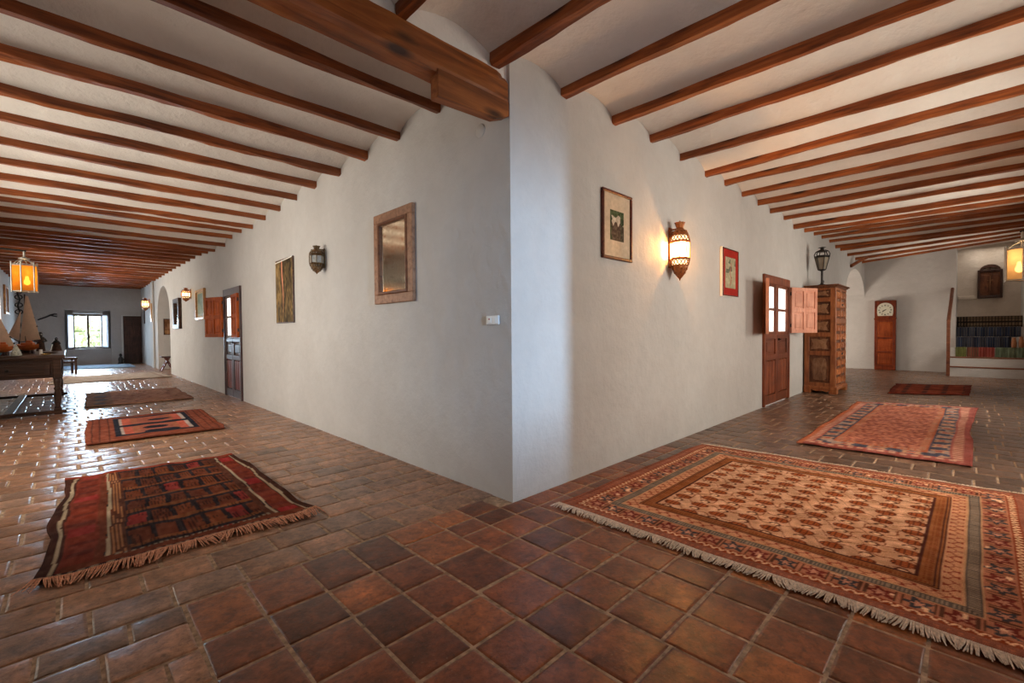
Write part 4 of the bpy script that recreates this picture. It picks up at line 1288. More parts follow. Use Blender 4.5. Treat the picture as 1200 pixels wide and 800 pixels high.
# --- large tan rug with rust medallions
def big_rug(x, y, W, H):
    n = noise2(x.shape, (60, 60), 5)[..., None]-.5
    dx = np.minimum(x, W-x); dy = np.minimum(y, H-y)
    d = np.minimum(dx, dy); s = np.where(dx < dy, y, x)      # distance to edge, run along it
    c = np.ones(x.shape+(3,))*np.array([182, 126, 88])
    TAN = np.array([186, 138, 106]); RUST = np.array([138, 72, 38]); DK = np.array([70, 34, 26]); NAVY = np.array([62, 56, 58]); CREAM = np.array([206, 164, 128]); GREY = np.array([112, 98, 88]); RED = np.array([126, 52, 34]); BR = np.array([130, 78, 60])
    # field lattice
    px, py = .165, .150
    fx, fy = x-.47, y-.46
    row = np.floor(fy/py); ox = np.where(np.mod(row, 2) == 0, 0, px/2)
    cx = np.mod(fx+ox, px)-px/2; cy = np.mod(fy, py)-py/2
    # vines
    vine = np.abs(np.sin((fx*1.1+fy)*PI/px*1.0 + .8*np.sin(fy*34))) < .10
    vine2 = np.abs(np.sin((fx-fy*1.1)*PI/px + .8*np.sin(fx*31))) < .09
    F = np.ones_like(c)*TAN + n*22
    F = np.where((vine | vine2)[..., None], np.array([122, 66, 40]), F)
    # rust ovals, checkered
    ov = np.hypot(cx/.034, cy/.046)
    chk = (hatch(cx+.5, .023, .36) | hatch(cy+.5, .027, .3))
    F = np.where((ov < 1.2)[..., None], np.array([96, 44, 22]), F)
    F = np.where((ov < 1.0)[..., None], np.where(chk[..., None], np.array([92, 44, 24]), np.array([160, 82, 42])), F)
    # cream curls between
    ccx = np.mod(fx+ox+px/2, px)-px/2
    q = np.hypot(ccx/.030, cy/.036)
    ring = ((q > .55) & (q < .95)) & (np.sin(np.arctan2(cy, ccx)*1.0+1.2) > -.5)
    F = np.where(ring[..., None], np.array([88, 50, 36]), F)
    F = np.where((q < .55)[..., None] & (np.abs(np.sin(cy*260)) > .4)[..., None], CREAM, F)
    c = F
    def band(a, b, colour): 
        nonlocal c
        m = (d >= a) & (d < b); c = np.where(m[..., None], colour, c); return m
    # gold guard with fine lines
    band(.38, .47, np.array([134, 80, 44]))
    m = (d >= .395) & (d < .455); c = np.where((m & hatch(s, .018) & hatch(d, .012))[..., None], np.array([112, 50, 22]), c)
    for a in (.383, .394, .456, .466): band(a, a+.005, DK)
    # motif band on cream: Y shapes
    band(.305, .38, np.array([180, 126, 92]))
    w_ = np.abs(np.mod(s, .07)-.035); m = (d >= .312) & (d < .375)
    c = np.where((m & (np.abs(w_-.018*(1+np.sin((d-.31)*95))) < .006))[..., None], RED, c)
    # dark grey band with pale ticks
    band(.235, .305, np.array([84, 72, 64]))
    m = (d >= .252) & (d < .290); c = np.where((m & hatch(s, .014, .5))[..., None], np.array([134, 114, 96]), c)
    for a in (.236, .300): band(a, a+.005, np.array([170, 126, 92]))
    # wide floral band
    band(.125, .235, np.array([158, 100, 74]))
    k = np.mod(s, .125)-.0625; dd = d-.18
    fl = np.hypot(k/.038, dd/.042); pet = fl*(1+.35*np.cos(5*np.arctan2(dd, k)))
    alt = (np.mod(np.floor(s/.125), 2) == 0)[..., None]
    c = np.where(((pet < 1.0) & (d > .13) & (d < .235))[..., None], np.where(alt, NAVY, np.array([104, 40, 32])), c)
    c = np.where(((pet < .42) & (d > .13) & (d < .235))[..., None], np.array([176, 120, 96]), c)
    k2 = np.abs(k); c = np.where(((k2 > .047) & (k2 < .057) & (d > .135) & (d < .23))[..., None], np.array([84, 50, 36]), c)
    c = np.where(((d > .13) & (d < .232) & (n[..., 0] > .36))[..., None], CREAM, c)
    # narrow cream zig-zag
    band(.082, .125, np.array([126, 56, 32]))
    z = np.abs(np.mod(s, .042)-.021)*1.6; m = (d >= .088) & (d < .12)
    c = np.where((m & (np.abs(d-.088-z) < .009))[..., None], CREAM, c)
    # outer red-brown border with small key pattern
    band(-1, .082, BR)
    m = (d >= .03) & (d < .066); c = np.where((m & hatch(s, .034, .35) & hatch(d, .022, .6))[..., None], np.array([158, 92, 66]), c)
    band(.018, .026, np.array([96, 46, 34]))
    abr = np.clip(noise2(x.shape, (10, 10), 77)-.45, 0, 1)[..., None]
    return c*(1-.12*abr) + n*16
t, cen, P = rug('large tan rug with rust medallions and white fringe, front right beside the corner', (.17, -.29), (2.48, -.29), (2.58, -2.56), (.18, -2.54), big_rug, .0075, z=.017, wob=.006, seed=3, edge=.010, boost=1.45)
fringe(t, cen, P[:, 0, :], (-1, 0), .045, M['fringe'], 420, 5)
fringe(t, cen, P[:, -1, :], (1, 0), .05, M['fringe'], 300, 6)

# --- dark red baluch style rug, front left.  u along y (A near-left -> B far-left), v along x
def dark_rug(x, y, W, H):
    n = noise2(x.shape, (70, 40), 9)[..., None]-.5
    n2 = noise2(x.shape, (14, 26), 12)
    x = x + (noise2(x.shape, (10, 14), 81)-.5)*.045*np.clip(x/.15, 0, 1); y = y + (noise2(x.shape, (12, 8), 82)-.5)*.03
    DK = np.array([58, 30, 20]); RED = np.array([104, 42, 26]); BRK = np.array([92, 44, 25]); WH = np.array([148, 128, 104]); NAV = np.array([36, 26, 26]); CR = np.array([112, 38, 32])
    c = np.ones(x.shape+(3,))*np.array([84, 40, 22])
    # field of dark squares crossed by brown bars
    gx = np.mod(x-.12, .31); gy = np.mod(y-.34, .125)
    c = np.where((gy < .03)[..., None], NAV, c); c = np.where(((gx > .05) & (gx < .10))[..., None], np.array([104, 58, 30]), c)
    c = np.where(((gx < .05))[..., None], NAV*1.1, c)
    cell = (np.floor((x-.12)/.31)*7 + np.floor((y-.34)/.125)*3)
    c = np.where(((np.mod(cell, 5) == 2) & (gx > .1) & (gy > .03))[..., None], CR, c)
    c = np.where(((np.mod(cell, 4) == 1) & (gx > .1) & (gy > .03))[..., None], np.array([100, 50, 26]), c)
    c = np.where((hatch(y, .022, .35) & (n2 > .45))[..., None], c*.62, c)
    dy0, dy1 = y, H-y
    def yb(a, b, colour, top=True):
        nonlocal c
        m = ((y >= a) & (y < b)) if top else ((H-y >= a) & (H-y < b)); c = np.where(m[..., None], colour, c); return m
    # left side (y small): selvage, stripe, red band, stripe, fine lines
    yb(0, .08, DK); yb(.048, .066, WH); yb(.08, .22, RED); yb(.22, .26, BRK); yb(.265, .283, WH); yb(.285, .36, np.array([74, 40, 26]))
    for a in (.295, .315, .335): yb(a, a+.007, np.array([140, 92, 58]))
    m = (y >= .095) & (y < .205); c = np.where((m & (np.sin(x*34) > .55))[..., None], np.array([88, 36, 24]), c)
    c = np.where((m & (np.sin(x*9+2) > .8))[..., None], np.array([122, 38, 32]), c)
    yb(0, .07, DK, False); yb(.048, .063, WH, False); yb(.07, .19, RED*.95, False); yb(.195, .211, WH, False); yb(.215, .26, np.array([74, 40, 26]), False)
    m = (H-y >= .08) & (H-y < .185); c = np.where((m & (np.sin(x*30) > .6))[..., None], np.array([88, 34, 24]), c)
    c = np.where((m & (np.sin(x*7+1) > .82))[..., None], np.array([128, 36, 34]), c)
    # near and far ends (x small / large)
    m = (x < .10) & (y > .10) & (H-y > .06); c = np.where(m[..., None], np.array([92, 44, 26]), c)
    m = (x > .10) & (x < .125) & (y > .29) & (H-y > .24); c = np.where((m & hatch(y, .03))[..., None], WH*.75, c)
    m = (x > .012) & (x < .034); c = np.where(m[..., None], np.where(hatch(y, .045)[..., None], WH*.8, NAV), c)
    c = np.where((W-x < .07)[..., None], np.array([118, 48, 28]), c)
    wav = noise2(x.shape, (9, 9), 33)[..., None]
    return c*(.85+.3*wav) + n*22
t, cen, P = rug('dark red and brown rug with white stripes and pink fringe, front left', (-2.36, .86), (-2.24, 2.96), (-1.07, 2.82), (-1.05, .83), dark_rug, .009, z=.018, wob=.014, seed=14, edge=.022, boost=1.35)
fringe(t, cen, P[:, 0, :], (0, -1), .07, M['fringe_pink'], 190, 9)

# --- second left rug: black framed panels
def panel_rug(x, y, W, H):   # x along y-world (0 near), y along x-world (0 left)
    n = noise2(x.shape, (40, 40), 19)[..., None]-.5
    RB = np.array([130, 66, 44]); BK = np.array([34, 32, 40]); PK = np.array([176, 86, 66]); BG = np.array([160, 108, 70])
    c = np.ones(x.shape+(3,))*RB
    fx0, fx1, fy0, fy1 = .26, W-.16, .26, H-.24
    inn = (x > fx0) & (x < fx1) & (y > fy0) & (y < fy1)
    c = np.where(inn[..., None], BK, c)
    a = (x-fx0)/(fx1-fx0); b = (y-fy0)/(fy1-fy0)
    p1 = inn & (b > .07) & (b < .93) & (((a > .06) & (a < .45)) | ((a > .55) & (a < .94)))
    c = np.where(p1[..., None], BG*.9+np.array([10, -8, 0]), c)
    mid = p1 & (np.abs(b-.5) < .2); c = np.where(mid[..., None], np.array([150, 84, 64]), c)
    c = np.where((p1 & ((b < .22) | (b > .78)))[..., None], PK, c)
    c = np.where((p1 & ((b < .115) | (b > .885)))[..., None], np.array([170, 150, 140]), c)
    bl = p1 & (np.hypot((a-.3)/.06, (b-.5)/.16) < 1) | (p1 & (np.hypot((a-.72)/.06, (b-.6)/.16) < 1)) | (p1 & (np.hypot((a-.08)/.09, (b-.55)/.22) < 1)); c = np.where(bl[..., None], BK, c)
    for d0 in (.05, .12, .2):
        m = (np.minimum(y, H-y) > d0) & (np.minimum(y, H-y) < d0+.016) & ~inn; c = np.where(m[..., None], RB*.62, c)
    m = (np.minimum(x, W-x) < .03); c = np.where(m[..., None], np.array([96, 46, 34]), c)
    c = np.where((hatch(x, .09, .2) & ~inn & (np.minimum(y, H-y) > .05))[..., None], RB*.78, c)
    return c + n*22
rug('small red rug with a black bordered pink centre, second on the left', (-2.12, 4.43), (-2.06, 6.31), (-.74, 6.32), (-.81, 4.34), panel_rug, .014, seed=24, wob=.009, boost=1.1)
def faded_rug(x, y, W, H):
    n = noise2(x.shape, (30, 30), 29)[..., None]-.5
    c = np.ones(x.shape+(3,))*np.array([150, 106, 82])
    m = (y < .35); c = np.where(m[..., None], np.array([126, 94, 72]), c)
    bl = (np.hypot((np.mod(x, .6)-.3)/.16, (y-.2)/.09) < 1); c = np.where(bl[..., None], np.array([84, 74, 72]), c)
    c = np.where((np.abs(np.sin(y*8+np.sin(x*6)))<.14)[..., None], np.array([122, 78, 60]), c)
    c = np.where(((H-y) < .3)[..., None] & hatch(x, .2, .3)[..., None], np.array([108, 74, 58]), c)
    return c + n*34
rug('faded tan and pink rug, third on the left, level with the half door', (-2.04, 7.96), (-1.98, 10.4), (-.55, 10.2), (-.56, 7.88), faded_rug, .02, seed=34, wob=.008, boost=1.3)
def grey_rug(x, y, W, H):
    n = noise2(x.shape, (20, 20), 39)[..., None]-.5
    c = np.ones(x.shape+(3,))*np.array([150, 132, 116])
    d = np.minimum(np.minimum(x, W-x), np.minimum(y, H-y))
    c = np.where(((d > .15) & (d < .22))[..., None], np.array([126, 104, 90]), c)
    return c + n*20
rug('pale greyish rug, fourth on the left, in front of the arched opening', (-2.62, 13.35), (-2.42, 15.9), (-.25, 16.0), (-.14, 13.6), grey_rug, .03, seed=44, wob=.01, boost=1.3)
def blue_rug(x, y, W, H):
    n = noise2(x.shape, (20, 20), 49)[..., None]-.5
    c = np.ones(x.shape+(3,))*np.array([122, 134, 146])
    d = np.minimum(np.minimum(x, W-x), np.minimum(y, H-y))
    c = np.where(((d > .1) & (d < .2))[..., None], np.array([98, 108, 122]), c)
    return c + n*16
rug('bluish grey rug, farthest on the left, under the end window', (-2.5, 19.6), (-2.46, 22.1), (-.46, 22.0), (-.45, 19.45), blue_rug, .035, seed=54, wob=.008, boost=1.3)

# --- second right rug: terracotta with blue borders. u along x, v along -y
def terra_rug(x, y, W, H):
    n = noise2(x.shape, (60, 30), 59)[..., None]-.5
    n2 = noise2(x.shape, (26, 50), 60)
    TER = np.array([158, 96, 76]); NAV = np.array([74, 72, 84]); OR = np.array([170, 96, 66]); CR = np.array([188, 140, 116]); PK = np.array([156, 84, 74])
    c = np.ones(x.shape+(3,))*TER
    fl = (np.sin(x*38+2*np.sin(y*30))*np.sin(y*52+1.5*np.sin(x*21)))
    c = np.where((fl > .45)[..., None], np.array([188, 118, 92]), c); c = np.where((fl < -.55)[..., None], np.array([128, 70, 62]), c)
    dy0 = y; dy1 = H-y; dx = np.minimum(x, W-x)
    d = np.minimum(np.minimum(dy0, dy1), dx)
    s = np.where(np.minimum(dy0, dy1) < dx, x, y)
    m = d < .36; c = np.where(m[..., None], OR, c)
    m = (d > .31) & (d < .36); c = np.where((m & hatch(s, .05, .4))[..., None], CR*.9, c)
    m = (d >= .14) & (d < .28); c = np.where(m[..., None], NAV, c)
    k = np.mod(s, .26)-.13; pet = np.hypot(k/.085, (d-.21)/.055)*(1+.3*np.cos(4*np.arctan2(d-.21, k)))
    c = np.where((m & (pet < 1))[..., None], np.array([176, 132, 104]), c); c = np.where((m & (pet < .45))[..., None], PK, c)
    c = np.where((m & (n2 > .72))[..., None], np.array([150, 128, 118]), c)
    m = (d >= .06) & (d < .12); c = np.where(m[..., None], CR, c); c = np.where((m & hatch(s, .08, .4))[..., None], PK, c)
    c = np.where((d < .06)[..., None], np.where((dy0 < .06)[..., None], OR, PK*.92), c)
    c = np.where(((d >= .12) & (d < .14))[..., None], PK, c)
    c = np.where((np.abs(x-W*.73) < .02)[..., None], c*.82, c)
    return c + n*24
rug('worn terracotta pink rug with blue grey floral border, second on the right', (3.24, -.95), (6.95, -.99), (7.37, -2.3), (3.30, -2.26), terra_rug, .016, seed=64, wob=.010, edge=.025, boost=1.15)
def rust_rug(x, y, W, H):
    n = noise2(x.shape, (20, 20), 69)[..., None]-.5
    c = np.ones(x.shape+(3,))*np.array([118, 48, 28])
    c = np.where((hatch(y+.1, .3, .25))[..., None], np.array([74, 34, 26]), c)
    c = np.where((hatch(x, .5, .12))[..., None], np.array([132, 72, 44]), c)
    d = np.minimum(np.minimum(x, W-x), np.minimum(y, H-y)); c = np.where((d < .08)[..., None], np.array([96, 38, 24]), c)
    return c + n*30
rug('small dark rust rug farthest on the right, before the clock wall', (8.55, -1.19), (10.43, -1.14), (11.13, -2.28), (9.14, -2.26), rust_rug, .025, seed=74, wob=.008, boost=1.2)

# ------------------------------------------------------------------ table with models
TB = (-2.25, 7.5)     # near right corner of the top
def table():
    t = thing('trestle_table', 'long dark wooden table with turned legs at the left edge, against the outer wall', 'table', (-2.86, 9.0, 0), 0)
    W2, L2 = .60, 1.55; H = .90
    mb = MB(); mb.box(-W2, W2, -L2, L2, H-.05, H, .008); mb.box(-W2+.02, W2-.02, -L2+.02, L2-.02, H-.075, H-.05, .01); mb.build('tabletop', M['table'], t)
    mb = MB(); a, b = W2-.09, L2-.09
    mb.box(-a, a, -b-.02, -b+.02, H-.34, H-.07, .005); mb.box(-a, a, b-.02, b+.02, H-.34, H-.07, .005)
    mb.box(-a-.02, -a+.02, -b, b, H-.34, H-.07, .005); mb.box(a-.02, a+.02, -b, b, H-.34, H-.07, .005)
    mb.build('apron', M['table'], t)
    mb = MB(); mb.box(-a+.06, a-.07, -b-.045, -b-.018, H-.30, H-.12, .008); mb.box(-a+.12, a-.13, -b-.055, -b-.04, H-.265, H-.155, .01)
    dw = mb.build('drawer', M['table'], t)
    mb = MB(); mb.lathe([(.008, 0), (.022, .012), (.02, .03), (0, .036)], 10, M=Matrix.Translation((0, -b-.05, H-.21)) @ Matrix.Rotation(PI/2, 4, 'X')); mb.build('knob', M['iron'], dw)
    for sx in (-1, 1):
        for sy in (-1, 1):
            lg = MB()
            lg.box(sx*a-.045, sx*a+.045, sy*b-.045, sy*b+.045, H-.36, H-.075, .006)
            lg.lathe([(.036, .08), (.04, .10), (.03, .13), (.04, .22), (.042, .30), (.03, .36), (.045, .39), (.03, .42), (.042, .48), (.044, .53), (.034, .55)], 14, c=(sx*a, sy*b, 0))
            lg.box(sx*a-.042, sx*a+.042, sy*b-.042, sy*b+.042, .0, .085, .006)
            lg.build('leg', M['table'], t)
    for sy in (-1, 1):
        mb = MB(); mb.box(-a-.09, a+.09, sy*b-.04, sy*b+.04, .012, .06, .008); mb.build('stretcher', M['table'], t)
    mb = MB(); mb.box(-.05, .05, -b, b, .03, .065, .006); mb.build('stretcher', M['table'], t)
    return t
table()

# camera-facing direction used only for how the model ships are turned (broadside to the corridor corner)
def ship(label, loc, rz, sc, main, jib, hulls):
    t = thing('ship_model', label, 'model ship', loc, rz)
    # hull: lofted sections along local x
    def hull(mb, L, B, Hh, z0, n=14, m=9):
        v = []; f = []
        for i in range(n+1):
            s_ = i/n; x = (s_-.5)*L
            b = B*math.sin(PI*min(1, (s_*.94+.06)))**.6*(1 if s_ < .9 else (1-(s_-.9)*6))
            b = max(b, .004); sheer = .18*Hh*(2*s_-1)**2*2
            for k in range(m):
                a = PI*k/(m-1)
                v.append((x, -b/2*math.cos(a), z0+Hh+sheer - Hh*(math.sin(a)**.7)*(1-.25*(2*s_-1)**2)))
        for i in range(n):
            for k in range(m-1): f.append((i*m+k, i*m+k+1, (i+1)*m+k+1, (i+1)*m+k))
            f.append((i*m+m-1, i*m, (i+1)*m, (i+1)*m+m-1))
        f.append(tuple(range(m))); f.append(tuple(n*m+k for k in range(m)))
        mb.add(v, f, 0, False)
    L, B, Hh = hulls
    mb = MB(); hull(mb, L, B, Hh, .045); mb.build('hull', M['hull'], t)
    mb = MB(); mb.box(-L*.28, L*.28, -B*.22, B*.22, .045+Hh, .045+Hh+.05, .008); mb.box(-L*.06, L*.2, -B*.18, B*.18, .095+Hh, .13+Hh, .008); mb.build('deckhouse', M['hull'], t)
    mb = MB(); mb.box(-L*.25, L*.25, -.012, .012, .0, .06); mb.box(-L*.2, -L*.14, -B*.35, B*.35, 0, .05, .004); mb.box(L*.14, L*.2, -B*.35, B*.35, 0, .05, .004); mb.build('stand', M['hull_dark'], t)
    mb = MB(); mb.tube([(main[0][0]-.01, 0, .05+Hh), (main[0][0]-.01, 0, main[0][1]+.03)], .009, 7)
    mb.tube([(jib[1][0], 0, jib[1][1]), (main[1][0], .0, main[1][1]-.01), (main[2][0]+.02, 0, main[2][1]-.01)], .007, 6)
    for k in range(5): mb.lathe([(0, -.018), (.014, 0), (0, .018)], 6, c=(main[0][0]+(main[2][0]-main[0][0])*(k+.5)/5+.012, .006, main[0][1]+(main[2][1]-main[0][1])*(k+.5)/5))
    mb.build('mast', M['hull_dark'], t)
    def sail(poly, bulge, nm):
        n = 10; mbs = MB(); v = []; f = []
        a, b, c = [Vector((p[0], 0, p[1])) for p in poly[:3]]
        top2 = Vector((poly[3][0], 0, poly[3][1])) if len(poly) > 3 else a
        for i in range(n+1):
            s_ = i/n; l = a.lerp(b, s_); r = top2.lerp(c, s_)
            for k in range(n+1):
                q = l.lerp(r, k/n); v.append((q.x, -bulge*math.sin(PI*k/n)*math.sin(PI*min(1, s_*.9+.1)), q.z))
        for i in range(n):
            for k in range(n): f.append((i*(n+1)+k, i*(n+1)+k+1, (i+1)*(n+1)+k+1, (i+1)*(n+1)+k))
        mbs.add(v, f, 0, True); mbs.build(nm, M['sail'], t, recalc=False)
    sail(main, .035, 'mainsail'); sail(jib, .025, 'jib')
    return t
rzS = math.atan2(-.7010, .7131)
RV = Vector((.7131, -.7010, 0))
# heights above the table top
ship('larger model ship with tall cream sails and orange hull, under the hanging lantern', (-2.70, 8.75, .902), rzS, 1,
     [(-.02, .955), (-.13, .20), (.215, .235), (.03, .955)], [(-.10, .70), (-.33, .30), (-.135, .22)], (.36, .11, .085))
ship('smaller model ship with cream sails and orange hull, cut by the left edge', (-2.93, 8.02, .902), rzS, 1,
     [(-.10, .62), (-.15, .13), (.19, .135), (-.05, .62)], [(-.16, .42), (-.32, .14), (-.17, .12)], (.32, .10, .075))
def put(name, mb, m, loc, label, cat, rz=0):
    o = mb.build(name, m); o.location = loc; o.rotation_euler = (0, 0, rz); return tag(o, label, cat)
mb = MB(); mb.lathe([(.055, 0), (.06, .02), (.05, .05), (.035, .09), (.016, .14), (.004, .165), (0, .168)], 12)
for k in range(7): mb.tube([(.058*math.cos(a+k*.9), .058*math.sin(a+k*.9), .015) if a == 0 else ((.058-.055*a/2.2)*math.cos(a+k*.9), (.058-.055*a/2.2)*math.sin(a+k*.9), .02+.06*a) for a in (0, .6, 1.2, 1.8, 2.2)], .006, 5)
put('shell_ornament', mb, M['shell'], (-2.78, 7.80, .902), 'pale mottled cone shaped shell between the two model ships', 'ornament')
mb = MB(); mb.lathe([(.019, 0), (.021, .07), (.016, .078), (.012, .072), (0, .07)], 14)
put('candle', mb, M['wax'], (-2.53, 8.0, .902), 'short white candle on the table, right of the model ships', 'candle')
mb = MB(); mb.lathe([(.03, 0), (.055, .008), (.062, .018), (.055, .016), (.02, .010), (0, .009)], 18)
put('brass_dish', mb, M['gold'], (-2.47, 7.72, .902), 'small shiny brass dish near the front edge of the table', 'dish')
mb = MB(); mb.lathe([(.06, 0), (.09, .012), (.10, .022), (.088, .02), (.03, .012), (0, .01)], 18)
put('wooden_dish', mb, M['bronze'], (-2.44, 8.5, .902), 'shallow brown wooden dish behind the white candle', 'dish')
mb = MB(); mb.lathe([(.05, 0), (.075, .03), (.078, .05), (.07, .05), (.045, .015), (0, .012)], 16)
put('teal_bowl', mb, M['blue'], (-2.99, 7.66, .902), 'small teal bowl at the left end of the table edge', 'bowl')
# two statuettes at the far end
def figure(label, loc, cone, s):
    t = thing('statuette', label, 'statuette', loc, 0)
    mb = MB()
    if cone: mb.lathe([(.105*s, 0), (.10*s, .02*s), (.06*s, .18*s), (.042*s, .20*s)], 14)
    else: mb.lathe([(.06*s, 0), (.055*s, .04*s), (.045*s, .17*s), (.05*s, .2*s)], 12)
    mb.build('robe', M['bronze'], t)
    mb = MB(); mb.lathe([(.04*s, .19*s), (.055*s, .215*s), (.05*s, .235*s), (.022*s, .25*s), (.03*s, .275*s), (.032*s, .295*s), (.02*s, .32*s), (0, .33*s)], 12)
    mb.tube([(.05*s, 0, .21*s), (.07*s, -.02*s, .17*s), (.03*s, -.05*s, .16*s)], .014*s, 6); mb.tube([(-.05*s, 0, .21*s), (-.07*s, -.02*s, .17*s), (-.03*s, -.05*s, .16*s)], .014*s, 6)
    mb.build('bust', M['dark_clay'], t)
    mb = MB(); mb.lathe([(0, -.016*s), (.014*s, 0), (0, .018*s)], 8, c=(.012*s, -.022*s, .285*s)); mb.build('face', M['cream_face'], t)
figure('conical robed statuette with a dark head at the far right corner of the table', (-2.39, 10.3, .902), True, .8)
figure('slim dark statuette beside the tall sails of the larger model ship', (-2.60, 10.25, .902), False, 1.12)
# tall twisted iron candlestick behind the ship
mb = MB(); mb.lathe([(.09, 0), (.085, .015), (.03, .03), (.02, .05)], 14)
mb.tube([(.012*math.cos(k*.9), .012*math.sin(k*.9), .04+k*.032) for k in range(34)], .012, 6)
for z in (.72, .84, .98, 1.08): mb.tube([(.045*math.cos(a), .045*math.sin(a)*.4, z+.04*math.sin(a*1.)) for a in [k*PI/6 for k in range(13)]], .009, 5)
mb.lathe([(.0, 1.11), (.05, 1.12), (.055, 1.14), (.02, 1.145)], 12)
put('iron_candlestick', mb, M['iron'], (-2.83, 9.55, .902), 'tall black twisted iron candlestick behind the larger model ship', 'candlestick')

# forked stick on the end wall
t = thing('forked_stick', 'dark forked wooden stick mounted on the end wall, left of the window', 'wall ornament', (-2.82, YE-.012, 1.92), 0)
mb = MB(); mb.tube([(-.22, 0, -.13), (0, 0, -.02), (.14, 0, .07)], [.022, .026, .03], 7); mb.build('shaft', M['dark_clay'], t)
mb = MB(); mb.tube([(.12, 0, .06), (.22, 0, .10), (.30, 0, .10)], [.03, .026, .018], 7); mb.tube([(.12, 0, .06), (.2, 0, .03), (.3, 0, .0)], [.028, .024, .016], 7); mb.build('fork', M['dark_clay'], t)

# low dark stool far beyond the table
def low_stool():
    t = thing('wooden_stool', 'low dark square stool standing beyond the table, just right of its end', 'stool', (-2.27, 17.4, 0), .3)
    mb = MB(); mb.box(-.20, .20, -.18, .18, .46, .51, .01); mb.build('seat', M['table'], t)
    for sx in (-1, 1):
        for sy in (-1, 1):
            mb = MB(); mb.box(sx*.16-.025, sx*.16+.025, sy*.14-.025, sy*.14+.025, 0, .47, .004); mb.build('leg', M['table'], t)
    mb = MB(); mb.box(-.17, .17, -.15, .15, .34, .40, .006); mb.build('apron', M['table'], t)
low_stool()
# stool just inside the arch
def stool():
    t = thing('folding_stool', 'small dark wooden stool with splayed legs at the foot of the arch', 'stool', (.08, 16.35, 0), 0)
    mb = MB(); mb.box(-.16, .16, -.2, .2, .44, .48, .008); mb.build('seat', M['door_dark'], t)
    for sx in (-1, 1):
        for sy in (-1, 1):
            mb = MB(); mb.tube([(-sx*.05, sy*.14, .45), (sx*.17, sy*.17, .0)], [.026, .022], 6, smooth=False); mb.build('leg', M['door_flute'], t)
    mb = MB(); mb.tube([(-.07, -.15, .2), (-.07, .15, .2)], .014, 6); mb.tube([(.07, -.15, .2), (.07, .15, .2)], .014, 6); mb.build('stretcher', M['door_dark'], t)
stool()
# dark figure on the floor by the far door
mb = MB(); mb.lathe([(.09, 0), (.10, .03), (.07, .08), (.08, .2), (.06, .28), (.03, .31), (.05, .36), (.045, .41), (0, .44)], 12)
mb.tube([(.06, -.03, .22), (.12, -.08, .16), (.10, -.12, .06)], .025, 6)
put('cast_figure', mb, M['dark_clay'], (-.72, YE-.32, 0.002), 'black cast figure on the floor beside the dark far door', 'figure')

# ------------------------------------------------------------------ garden beyond the end window
def tree(loc, s, seed, label):
    t = thing('garden_tree', label, 'tree', loc, 0)
    mb = MB(); mb.tube([(0, 0, -1.5), (.1, 0, 1.0), (0, .1, 2.5)], [.2*s, .16*s, .1*s], 7); mb.build('trunk', M['table'], t)
    r = random.Random(seed); mb = MB()
    for k in range(420):
        a, b = r.random()*2*PI, math.acos(2*r.random()-1); rr = s*(.55+.5*r.random())
        c = Vector((rr*math.cos(a)*math.sin(b), rr*math.sin(a)*math.sin(b), 2.2+rr*math.cos(b)*.9))
        u = Vector((r.random()-.5, r.random()-.5, r.random()-.5)).normalized()*.14*s; w_ = Vector((r.random()-.5, r.random()-.5, r.random()-.5)).normalized()*.14*s
        mb.add([c-u, c+w_, c+u, c-w_], [(0, 1, 2, 3)])
    mb.build('crown', M['leaf'], t, recalc=False)
tree((-2.5, 31.0, -.6), 1.0, 3, 'sunlit green tree seen in the left half of the end window')
tree((-1.35, 34.5, -1.0), 1.1, 5, 'sunlit green tree seen in the right half of the end window')

# ------------------------------------------------------------------ light
w_ = bpy.data.worlds.new('World'); scene.world = w_; w_.use_nodes = True
bg = w_.node_tree.nodes['Background']; bg.inputs[0].default_value = (.86, .94, 1.0, 1); bg.inputs[1].default_value = 3.2

def area(name, loc, target, sx, sy, power, color, spread=180, vis=True):
    l = bpy.data.lights.new(name, 'AREA'); l.shape = 'RECTANGLE'; l.size = sx; l.size_y = sy; l.energy = power; l.color = color; l.spread = math.radians(spread)
    o = bpy.data.objects.new(name, l); col.objects.link(o); o.location = loc
    d = Vector(target)-Vector(loc); o.rotation_euler = d.to_track_quat('-Z', 'Y').to_euler()
    return o
def point(name, loc, power, color, r=.03):
    l = bpy.data.lights.new(name, 'POINT'); l.energy = power; l.color = color; l.shadow_soft_size = r
    o = bpy.data.objects.new(name, l); col.objects.link(o); o.location = loc; return o
DAY = (.95, .97, 1.0)
WARMD = (1.0, .89, .76)
for (s0, s1), pw in zip(WL, (115, 125, 135, 190)):  # unseen fill lamps set in the added left windows
    area('fill_left', (XL-.45, (s0+s1)/2, 1.6), (0, (s0+s1)/2, 1.5), s1-s0, 1.5, pw, WARMD)
for (s0, s1), pw in zip(WR[1:], (130, 130, 60)):  # fill lamps for the right corridor, behind its added windows
    area('fill_right', ((s0+s1)/2, YR-.45, 1.6), ((s0+s1)/2+(1.2 if s0 > 10 else 0), 0, 1.5), s1-s0, 1.5, pw, WARMD)
# cool daylight through the opening behind the camera
area('daylight_corner', (-1.75, -8.2, 1.9), (.5, 0, 1.1), .25, 1.6, 40, (.42, .68, 1.0), 40)
# end window
area('daylight_end', (-1.65, YE+.9, 1.4), (-1.65, 10, .6), 1.2, 1.4, 260, (.58, .78, 1.0), 120)
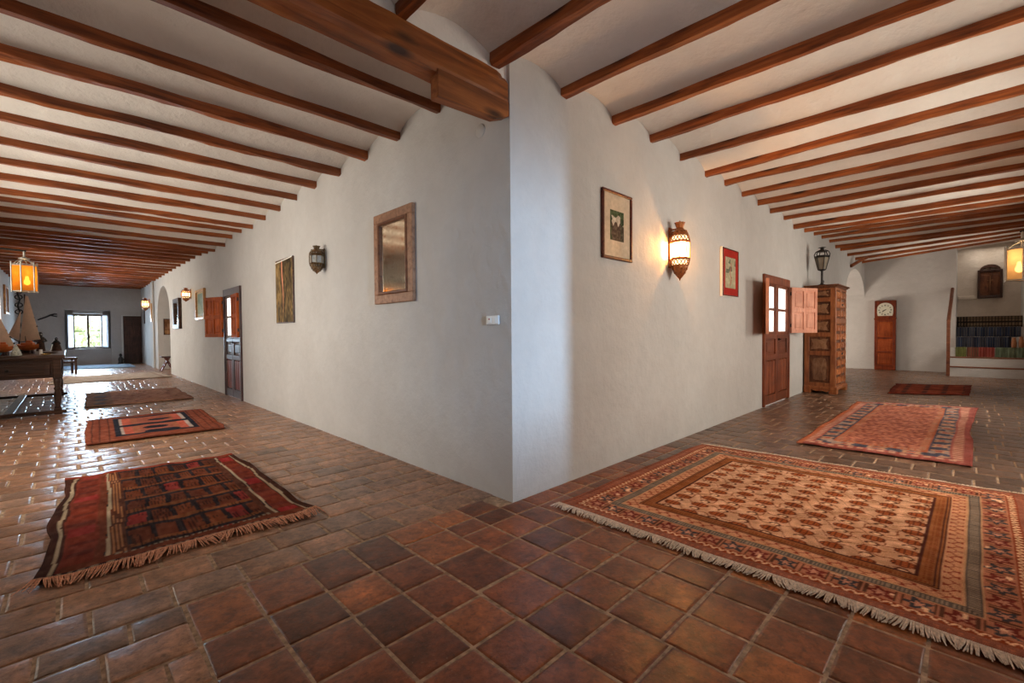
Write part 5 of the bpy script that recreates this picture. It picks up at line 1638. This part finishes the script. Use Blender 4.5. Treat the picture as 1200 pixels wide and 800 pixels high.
# courtyard light at the two half doors, side room behind the right arch
area('courtyard_right', (6.5, 1.3, 1.9), (6.6, -1, 1.4), 1.3, 1.0, 60, DAY)
area('courtyard_left', (1.3, 7.47, 1.9), (-1, 7.8, 1.4), 1.3, 1.0, 40, DAY)
area('side_room_light', (13.2, 2.9, .75), (14.6, -1.2, 2.0), 1.2, .5, 100, WARMD)
area('niche_fill', (15.6, -2.6, 3.5), (15.3, -2.6, 0), .8, .8, 13, WARMD)  # unseen lamp added overhead to brighten the stair niche
sp = bpy.data.lights.new('tree_fill_spot', 'SPOT'); sp.energy = 9000; sp.spot_size = math.radians(50); sp.color = (1, .97, .86)  # added spot that brightens the trees outside the end window
so = bpy.data.objects.new('tree_fill_spot', sp); col.objects.link(so); so.location = (-1.8, 25.5, 5.5); so.rotation_euler = (Vector((-1.9, 32, 1.5))-Vector(so.location)).to_track_quat('-Z', 'Y').to_euler()
for nm, a, b in (('courtyard_fill_spot', (6.2, 4.0, 4.5), (11.5, 1.5, 1.6)), ('courtyard_fill_spot', (3.0, 9.0, 4.5), (1.4, 14.2, 1.6))):  # added spots brighten the courtyard walls seen through the door panes
    sp = bpy.data.lights.new(nm, 'SPOT'); sp.energy = 6000; sp.spot_size = math.radians(50); sp.color = (1, .97, .9)
    so = bpy.data.objects.new(nm, sp); col.objects.link(so); so.location = a; so.rotation_euler = (Vector(b)-Vector(a)).to_track_quat('-Z', 'Y').to_euler()
# lamps
WARM = (1.0, .56, .22)
point('lantern_light', (2.37, -.11, 2.10), 60, WARM, .02); point('lantern_light', (2.37, -.11, 1.975), 50, WARM, .02)
point('lantern_light', (-.108, 11.5, 2.25), 16, WARM, .02)
point('lantern_light', (-.132, 19.6, 2.42), 16, WARM, .02)
point('lantern_light', (-2.6, 6.3, 2.02), 1.3, (1, .66, .34), .03)
point('lantern_light', (5.08, -2.63, 1.96), 2.2, (1, .66, .34), .03)

# ------------------------------------------------------------------ camera
cd = bpy.data.cameras.new('Camera'); cam = bpy.data.objects.new('Camera', cd); col.objects.link(cam); scene.camera = cam
cd.sensor_width = 36; cd.lens = 528/1200*36; cd.clip_start = .05; cd.clip_end = 200
R = Vector((.7131056874526429, -.7010105941043767, -.008026548207180672)); U = Vector((.020893743415864918, .009807323023969436, .9997335984656989)); Wv = Vector((.7007451248555108, .7130834196421427, -.021640393312097737))
mt = Matrix((R, U, -Wv)).transposed().to_4x4(); mt.translation = (-2.2074692717955466, -2.2507109432482846, 1.2)
cam.matrix_world = mt

scene.view_settings.view_transform = 'Standard'; scene.view_settings.look = 'None'
scene.view_settings.exposure = 0.0; scene.view_settings.gamma = 1.0
scene.cycles.use_denoising = True
scene.cycles.max_bounces = 8; scene.cycles.diffuse_bounces = 5; scene.cycles.glossy_bounces = 3; scene.cycles.transparent_max_bounces = 10
scene.cycles.sample_clamp_indirect = 6.0
